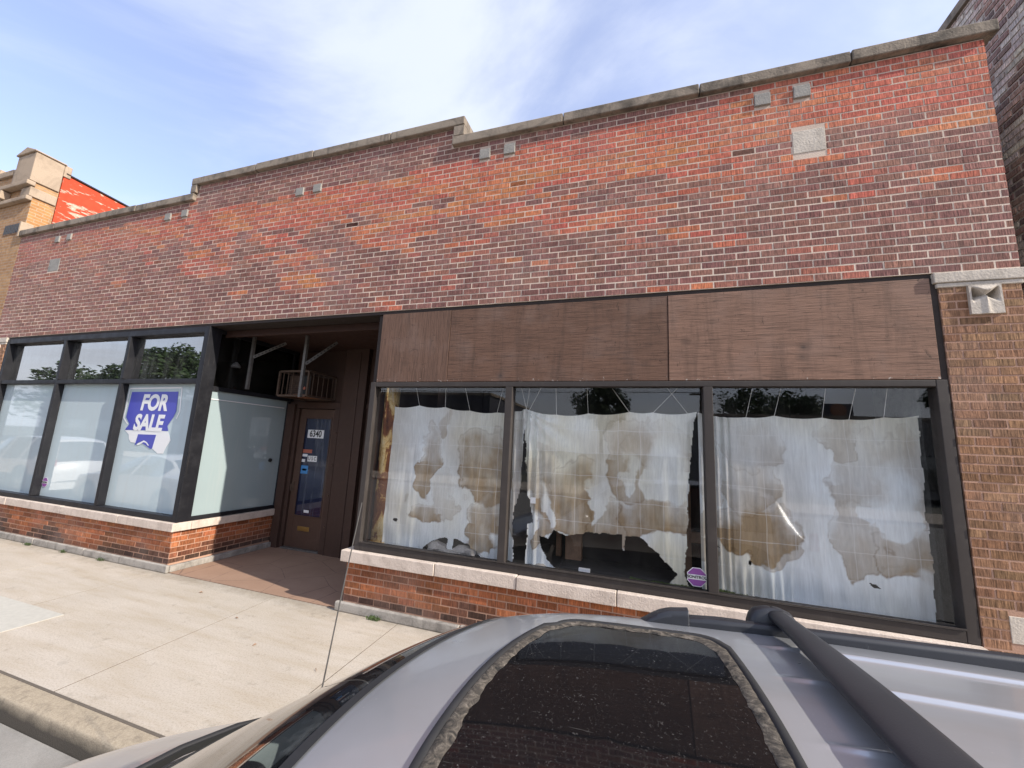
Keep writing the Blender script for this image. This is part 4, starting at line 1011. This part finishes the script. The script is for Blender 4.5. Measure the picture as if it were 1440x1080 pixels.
def ring(offs, mat, nm, wob=0, par=hero):
    rows = []
    for o_, h in offs:
        ol = outline(o_); row = []
        for i, (x, y) in enumerate(ol):
            w = wob * (fbm(x * 26, y * 26, o_ * 60, 1, 5) * (1.5 if o_ < -.015 else .5)) if wob else 0
            c = Vector((-.05, -3.26)); d = (Vector((x, y)) - c).normalized() * w
            row.append(tuple(csurf(x + d.x, y + d.y, h + (fbm(x * 60, y * 60, o_ * 30, 1, 4) * wob * .2))))
        rows.append(row)
    b = MB(); b.grid(rows, closed=True); return b.build(nm, M[mat], par, smooth=True)
glass_rows = []
for k in range(13):
    f = 1 - k / 12 * .999; ol = outline(-.02)
    glass_rows.append([tuple(csurf(-.05 + (x + .05) * f, -3.26 + (y + 3.26) * f, .004)) for x, y in ol])
b = MB(); b.grid(glass_rows, closed=True); b.build('sunroof_glass', M['sunroof'], hero, smooth=True)
ring([(-.022, .0045), (-.017, .0065), (-.007, .008), (.0, .008), (.004, .006)], 'crust', 'sunroof_gasket', .0045)
ring([(.003, .004), (.006, .009), (.018, .009), (.022, .0005)], 'rubber', 'sunroof_trim')
# windscreen edge seal and cowl
rows = []
for off in (-.012, .010):
    rows.append([(lambda p: (p[0], p[1], p[2]))(car.surf(car.rf + off, -.60 + 1.2 * i / 60, .003)) for i in range(61)])
b = MB(); b.grid(rows); b.build('windshield_seal', M['rubber'], hero, smooth=True)
rows = [[car.surf(car.cowl + off, -.70 + 1.4 * i / 50, h) for i in range(51)] for off, h in ((-.05, .004), (-.02, .012), (.03, .012), (.06, .004))]
b = MB(); b.grid(rows); b.build('cowl_panel', M['rubber'], hero, smooth=True)
def wiper(pts, nm='wiper'):
    b = MB(); b.tube([car.surf(x, y, h) for x, y, h in pts], [.006] + [.012] * (len(pts) - 2) + [.006], 8); w = b.build(nm, M['rubber'], hero, smooth=True)
    b = MB(); q = [Vector(car.surf(x + .012, y, h - .012)) for x, y, h in pts]
    for i in range(len(q) - 1): b.bar(q[i], q[i + 1], .006, .018)
    b.build('wiper_blade', M['ink'], w)
wiper([(-1.12, .50, .03), (-1.115, .40, .035), (-1.11, .25, .04), (-1.105, .1, .04), (-1.10, -.06, .03)])
wiper([(-1.12, -.08, .03), (-1.115, -.2, .035), (-1.11, -.4, .035), (-1.11, -.6, .03)])
# roof rails
for sg_ in (1, -1):
    Y = -3.26 + sg_ * .632
    rail = MB(); rows = []
    pr_ = [(-.020, -.020), (-.020, .018), (-.013, .026), (.009, .026), (.018, .018), (.020, -.020)]
    for i in range(46):
        x = .03 + i * (1.62 / 45); zt = 1.405 + .036 * min(1, x / .9) - .06 * max(0, x - 1.0)
        cap = min(1, (i + .5) / 5.5) ** .5
        rows.append([(x, Y + sg_ * a * (1 if i > 6 else 1.25), zt + (h if h < 0 else h * (.25 + .75 * cap))) for a, h in pr_])
    rail.grid(rows); n_ = len(pr_); rail.f += [tuple(range(n_)), tuple(45 * n_ + j for j in range(n_))]; rail.mi += [0, 0]
    r_ = rail.build('roof_rail', M['bar'], hero, smooth=False, bevel=.003)
    c = MB(); rows = []
    for i in range(12):
        u = i / 11; x = .0 + u * .135; zt = 1.400 + .02 * u; hh = .008 + .034 * math.sin(min(1, u * 1.5) * PI / 2)
        rows.append([(x, Y + sg_ * a * 1.5, zt - .010 + (h if h < 0 else (h / .026) * hh)) for a, h in pr_])
    c.grid(rows); c.f += [tuple(range(n_)), tuple(11 * n_ + j for j in range(n_))]; c.mi += [0, 0]; c.build('rail_end_cap', M['bar'], r_, bevel=.003)
# cross bars
def crossbar(xf_, xn, nm='cross_bar'):
    ya, yb = -3.26 + .66, -3.26 - .66; zc = lambda u: 1.462 + .034 * math.sin(PI * u)
    rows = []
    for i in range(41):
        u = i / 40; y = ya + (yb - ya) * u; x = xf_ + (xn - xf_) * u; w = .026 + .024 * math.sin(PI * u) ** 1.5
        rows.append([(x + w * math.copysign(abs(math.cos(a)) ** .8, math.cos(a)), y, zc(u) + .0145 * math.copysign(abs(math.sin(a)) ** .8, math.sin(a)) * (1 + .15 * math.cos(a))) for a in [2 * PI * k / 20 for k in range(20)]])
    b = MB(); b.grid(rows, closed=True); b.f += [tuple(range(20)), tuple(800 + j for j in range(20))]; b.mi += [0, 0]
    o_ = b.build(nm, M['bar'], hero, smooth=True)
    for y, x in ((ya + .012, xf_), (yb - .012, xn)):
        f = MB(); rows = []
        for z, wx, wy in ((1.395, .056, .030), (1.405, .066, .036), (1.43, .066, .036), (1.452, .060, .032), (1.468, .048, .024), (1.478, .022, .014), (1.480, .004, .004)):
            rows.append([(x - .01 + wx * math.copysign(abs(math.cos(a)) ** .6, math.cos(a)), y + wy * math.copysign(abs(math.sin(a)) ** .6, math.sin(a)), z) for a in [2 * PI * k / 20 for k in range(20)]])
        f.grid(rows, closed=True); f.build('clamp_foot', M['bar'], o_, smooth=True)
crossbar(.372, .425); crossbar(1.22, 1.23)
# antenna on the far front wing
b = MB(); b.tube([(-1.257, -2.5, .80), (-1.256, -2.5, .875)], [.016, .010], 10); b.tube([(-1.256, -2.5, .87), (-1.21, -2.5, 1.24), (-1.155, -2.5, 1.63)], [.0034, .0028, .0022], 8); b.build('antenna', M['galv'], hero)
for sg_ in (1, -1):
    m_ = MB(); rows = []
    for k in range(9):
        a = PI * k / 8; rows.append([(-.78 + .10 * math.sin(a) * (.4 + .6 * abs(math.cos(q))) - .05, -3.26 + sg_ * (.99 + .095 * math.cos(a)), .86 + .075 * math.sin(q)) for q in [2 * PI * i / 14 for i in range(14)]])
    m_.grid(rows, closed=True); m_.bar((-.75, -3.26 + sg_ * .86, .82), (-.77, -3.26 + sg_ * .93, .83), .05, .03); m_.build('wing_mirror', M['silver'], hero, smooth=True)
    for nm, mk, x0, x1, z0, z1 in (('headlight', 'lamp_clear', -2.02, -1.86, .38, .48), ('tail_light', 'lamp_red', 2.16, 2.26, .72, .95)):
        hb = MB(); y = sg_ * .85; hb.box(x0, x1, -3.26 + y - .03, -3.26 + y + .03, z0, z1); hb.build(nm, M[mk], hero, bevel=.02)
# two more cars parked ahead, outside the frame but mirrored in the frosted panes
SED = dict(SUV, o=(-12.1, -3.3, -.15), ribs=False, bump='whitepaint', clad='whitepaint', cowl=-1.0, rf=-.25, rr=.95, rg=1.55, x0=-2.3, x1=2.3, sw=(-.75, 1.25), pil=[(.15, .24)],
           zr=[(-2.3, .5), (-2.26, .68), (-2.1, .80), (-1.5, .92), (-1.0, .98), (-.6, 1.2), (-.25, 1.36), (.1, 1.42), (.5, 1.42), (.95, 1.33), (1.55, 1.05), (2.1, 1.0), (2.25, .9), (2.3, .5)],
           wt=[(-2.3, .60), (-1.6, .72), (-1.0, .72), (-.25, .56), (.5, .56), (.95, .55), (1.55, .68), (2.3, .62)], zb=[(-2.3, .45), (-2.1, .74), (-1, .88), (1.5, .94), (2.2, .85), (2.3, .45)], xf=-1.42, xr=1.38, rw=.33, ra=.37)
s1 = thing('parked_car', 'white saloon mirrored in the frosted pane below the FOR SALE sign', 'car', (-12.1, -3.3, -.15)); sed = Car(SED); sed.build(s1, 'whitepaint', .05, 16)
SV2 = dict(SUV, o=(-17.9, -3.3, -.15), ribs=False, bump='whitepaint', zr=[(x, z * (1.05 if z > 1.1 else 1)) for x, z in SUV['zr']])
s2 = thing('parked_car', 'white estate mirrored in the frosted pane left of the FOR SALE sign', 'car', (-17.9, -3.3, -.15)); sv = Car(SV2); sv.build(s2, 'whitepaint', .05, 16)
for sg_ in (1, -1):
    MB().box(-15.72, -15.60, -3.3 + sg_ * .72 - .09, -3.3 + sg_ * .72 + .09, .74, .92).build('tail_light', M['lamp_red'], s2, bevel=.02)
    MB().box(-9.88, -9.78, -3.3 + sg_ * .66 - .1, -3.3 + sg_ * .66 + .1, .62, .76).build('tail_light', M['lamp_red'], s1, bevel=.02)
MB().box(-15.60, -15.585, -3.55, -3.05, .60, .72).build('number_plate', M['white'], s2)

# ------------------------------------------------------------------ across the street (mirrored in the glass)
def far_building(lab, x0, x1, y, h, mat, depth=10, bays=4, nm='shop_building'):
    t = thing(nm, lab, 'building', ((x0 + x1) / 2, y, 0)); b = MB(); b.box(x0, x1, y - depth, y, 0, h)
    w = b.build('wall', mat, t); MB().box(x0 - .1, x1 + .1, y - depth, y + .1, h, h + .18).build('coping', M['coping'], t)
    n = bays; bw = (x1 - x0) / n
    for i in range(n):
        a = x0 + bw * (i + .15); e = x0 + bw * (i + .85)
        f = MB(); f.box(a, e, y + .001, y + .06, .5, 2.6); fo = f.build('window', M['black'], t); MB().box(a + .08, e - .08, y + .061, y + .066, .58, 2.52).build('pane', M['carglass'], fo)
    return t
far_building('low pale building with flat parapet across the street, mirrored over the right stained sheet', 4.2, 26, -27, 4.75, M['far_pale'], 10, 6)
far_building('dark clad shop across the street, mirrored over the sheet beside the rusty column', -24, -9.2, -19.5, 5.1, M['far_dark'], 9, 4)
far_building('brick shop across the street, mirrored in the frosted panes', -62, -30, -21, 4.6, M['far_brick'], 9, 7)
bx = thing('sign_box', 'square sign box with round orange disc on the low building across the street', 'sign', (12.4, -27, 4.93)); MB().box(11.6, 13.2, -27.3, -27.0, 4.94, 5.75).build('box', M['far_dark'], bx); MB().tube([(12.4, -26.999, 5.3), (12.4, -26.97, 5.3)], .45, 20).build('disc', M['orange_rust'], bx)
def tree(x, y, h, r, seed, lab, n=3600, ls=.20, squash=.8):
    t = thing('street_tree', lab, 'tree', (x, y, -.02), 'trees mirrored in the shop glass'); rnd = random.Random(seed)
    tr = MB(); tr.tube([(x, y, -.1), (x + .05, y, h * .25), (x - .05, y + .05, h * .5), (x, y, h * .8)], [.24, .18, .13, .04], 9)
    cl = []
    for i in range(26):
        a = rnd.uniform(0, 6.28); rr = r * rnd.uniform(.25, .95); zz = rnd.uniform(-.75, .95)
        k = math.sqrt(max(.05, 1 - zz * zz)); c = Vector((x + math.cos(a) * rr * k, y + math.sin(a) * rr * k, h - r * squash + zz * r * squash))
        cl.append((c, r * rnd.uniform(.20, .42)))
        if i < 9: tr.tube([(x, y, h * .42), tuple(Vector((x, y, h * .5)).lerp(c, .5) + Vector((0, 0, .15))), tuple(c)], [.08, .05, .015], 6)
    tr.build('trunk', M['bark'], t, smooth=True)
    lv = MB()
    for i in range(n):
        c, cr_ = rnd.choice(cl); d = Vector((rnd.gauss(0, 1), rnd.gauss(0, 1), rnd.gauss(0, 1))).normalized() * cr_ * rnd.random() ** .4; p = c + d
        u = Vector((rnd.gauss(0, 1), rnd.gauss(0, 1), rnd.gauss(0, .5))).normalized() * ls * rnd.uniform(.6, 1.2); w = u.cross(Vector((rnd.gauss(0, 1), rnd.gauss(0, 1), rnd.gauss(0, 1)))).normalized() * ls * .4
        lv.add([p - u, p + w, p + u, p - w], [(0, 1, 2, 3)])
    lv.build('crown', M['leaf'], t, fixn=False)
tree(-54, -28, 11.0, 5.6, 1, 'broad tree mirrored in the transom above the FOR SALE sign', 6000, .34)
tree(-68, -30, 10.2, 5.2, 2, 'wide tree mirrored in the middle transom of the frosted window', 5000, .36)
tree(-84, -33, 10.5, 6.5, 3, 'low tree mirrored in the leftmost transom of the frosted window', 4000, .4)
tree(-3.2, -31, 7.4, 2.3, 4, 'round tree mirrored above the ragged sheet of the middle window', 5200, .2)
tree(9.5, -38, 8.0, 3.0, 5, 'spiky tree mirrored above the low building in the right window', 3000, .24, .6)
tree(13.5, -39, 7.6, 2.8, 6, 'flat tree mirrored beside the sign box in the right window', 3000, .24, .5)
tree(20.2, -29.5, 7.6, 1.8, 7, 'small tree mirrored at the right edge of the right window', 2600, .18)
up = thing('utility_pole', 'wooden utility pole with cross arms mirrored near the right edge of the middle window', 'pole', (3.4, -21.5, 0))
b = MB(); b.tube([(3.4, -21.5, -.1), (3.5, -21.5, 7.0)], [.15, .11], 10); b.build('post', M['bark'], up); MB().box(2.6, 4.4, -21.56, -21.44, 6.1, 6.2).build('cross_arm', M['bark'], up); MB().box(2.8, 4.2, -21.56, -21.44, 5.5, 5.6).build('cross_arm', M['bark'], up)
for i, z in enumerate((6.25, 5.65)):
    w = MB(); w.tube([(-60 + 4 * k, -21.5, z + .9 * ((k * 4 - 60) / 63) ** 2 * .3 + (0 if k % 8 else .0)) for k in range(16)] + [(3.4, -21.5, z)], .02, 5); w.build('wire', M['ink'], up)

# ------------------------------------------------------------------ light, sky, camera
W = bpy.data.worlds.new('World'); bpy.context.scene.world = W; W.use_nodes = True
nt = W.node_tree; N = nt.nodes; L = nt.links
sky = N.new('ShaderNodeTexSky'); sky.sky_type = 'NISHITA'; sky.sun_disc = False; sky.sun_elevation = EL
sd = Vector((math.cos(EL) * math.cos(AZ), -math.cos(EL) * math.sin(AZ), math.sin(EL)))
sky.sun_rotation = math.atan2(sd.x, sd.y); sky.air_density = 1.2; sky.dust_density = 1.0; sky.ozone_density = 2.5
tc = N.new('ShaderNodeTexCoord'); 
sep = N.new('ShaderNodeSeparateXYZ'); L.new(tc.outputs['Generated'], sep.inputs[0])
def nm(op, a, b):
    n = N.new('ShaderNodeMath'); n.operation = op
    for i, v in enumerate((a, b)):
        if hasattr(v, 'is_output'): L.new(v, n.inputs[i])
        else: n.inputs[i].default_value = v
    return n.outputs[0]
den = nm('ADD', nm('MAXIMUM', sep.outputs[2], 0.0), .22)
cb_ = N.new('ShaderNodeCombineXYZ'); L.new(nm('DIVIDE', sep.outputs[0], den), cb_.inputs[0]); L.new(nm('DIVIDE', sep.outputs[1], den), cb_.inputs[1])
mp = N.new('ShaderNodeMapping'); mp.inputs['Scale'].default_value = (.9, 1.3, 1); mp.inputs['Rotation'].default_value = (0, 0, R(25)); mp.inputs['Location'].default_value = (5.4, 2.3, 0); L.new(cb_.outputs[0], mp.inputs[0])
cn = N.new('ShaderNodeTexNoise'); cn.inputs['Scale'].default_value = 1.0; cn.inputs['Detail'].default_value = 7; cn.inputs['Roughness'].default_value = .56; cn.inputs['Distortion'].default_value = .7; L.new(mp.outputs[0], cn.inputs['Vector'])
cr = N.new('ShaderNodeValToRGB'); cr.color_ramp.elements[0].position = .36; cr.color_ramp.elements[1].position = .66; cr.color_ramp.interpolation = 'EASE'; L.new(cn.outputs['Fac'], cr.inputs[0])
hz = nm('MULTIPLY', nm('POWER', nm('SUBTRACT', 1.0, nm('MAXIMUM', sep.outputs[2], 0.0)), 5.0), .55)
cf = nm('MINIMUM', nm('ADD', nm('ADD', nm('MULTIPLY', cr.outputs[0], .60), hz), nm('ADD', .26, nm('MULTIPLY', sep.outputs[0], .16))), .97)
mx = N.new('ShaderNodeMix'); mx.data_type = 'RGBA'; L.new(cf, mx.inputs[0]); mt = N.new('ShaderNodeMix'); mt.data_type = 'RGBA'; mt.blend_type = 'MULTIPLY'; mt.inputs[0].default_value = 1; L.new(sky.outputs[0], mt.inputs[6]); mt.inputs[7].default_value = (1.30, 1.10, 1.20, 1); L.new(mt.outputs[2], mx.inputs[6]); mx.inputs[7].default_value = (3.75, 4.0, 4.5, 1)
bg = N['Background']; L.new(mx.outputs[2], bg.inputs[0]); bg.inputs[1].default_value = .14
sun = bpy.data.lights.new('sun', 'SUN'); sun.energy = 3.3; sun.angle = R(.6); sun.color = (1, .93, .82)
so = bpy.data.objects.new('sun', sun); C.objects.link(so); so.rotation_euler = (-sd).to_track_quat('-Z', 'Y').to_euler()

cam = bpy.data.cameras.new('camera'); co = bpy.data.objects.new('camera', cam); C.objects.link(co); bpy.context.scene.camera = co
y_, p_, r_ = R(-18.20511574), R(9.04962003), R(2.8212079)
fw = Vector((math.sin(y_) * math.cos(p_), math.cos(y_) * math.cos(p_), math.sin(p_))); rt = Vector((math.cos(y_), -math.sin(y_), 0)); upv = rt.cross(fw)
RR = rt * math.cos(r_) + upv * math.sin(r_); UU = -rt * math.sin(r_) + upv * math.cos(r_)
co.matrix_world = Matrix(((RR.x, UU.x, -fw.x, 0), (RR.y, UU.y, -fw.y, -4.0), (RR.z, UU.z, -fw.z, 1.902), (0, 0, 0, 1)))
cam.sensor_fit = 'HORIZONTAL'; cam.sensor_width = 36; cam.lens = 36 * 554.46859 / 1440; cam.clip_end = 2000; cam.clip_start = .02
sc = bpy.context.scene
sc.view_settings.view_transform = 'Standard'; sc.view_settings.look = 'None'; sc.view_settings.exposure = 0.95; sc.view_settings.gamma = 1
sc.cycles.max_bounces = 8; sc.cycles.transparent_max_bounces = 12; sc.cycles.use_denoising = True; sc.cycles.caustics_reflective = False; sc.cycles.sample_clamp_indirect = 6
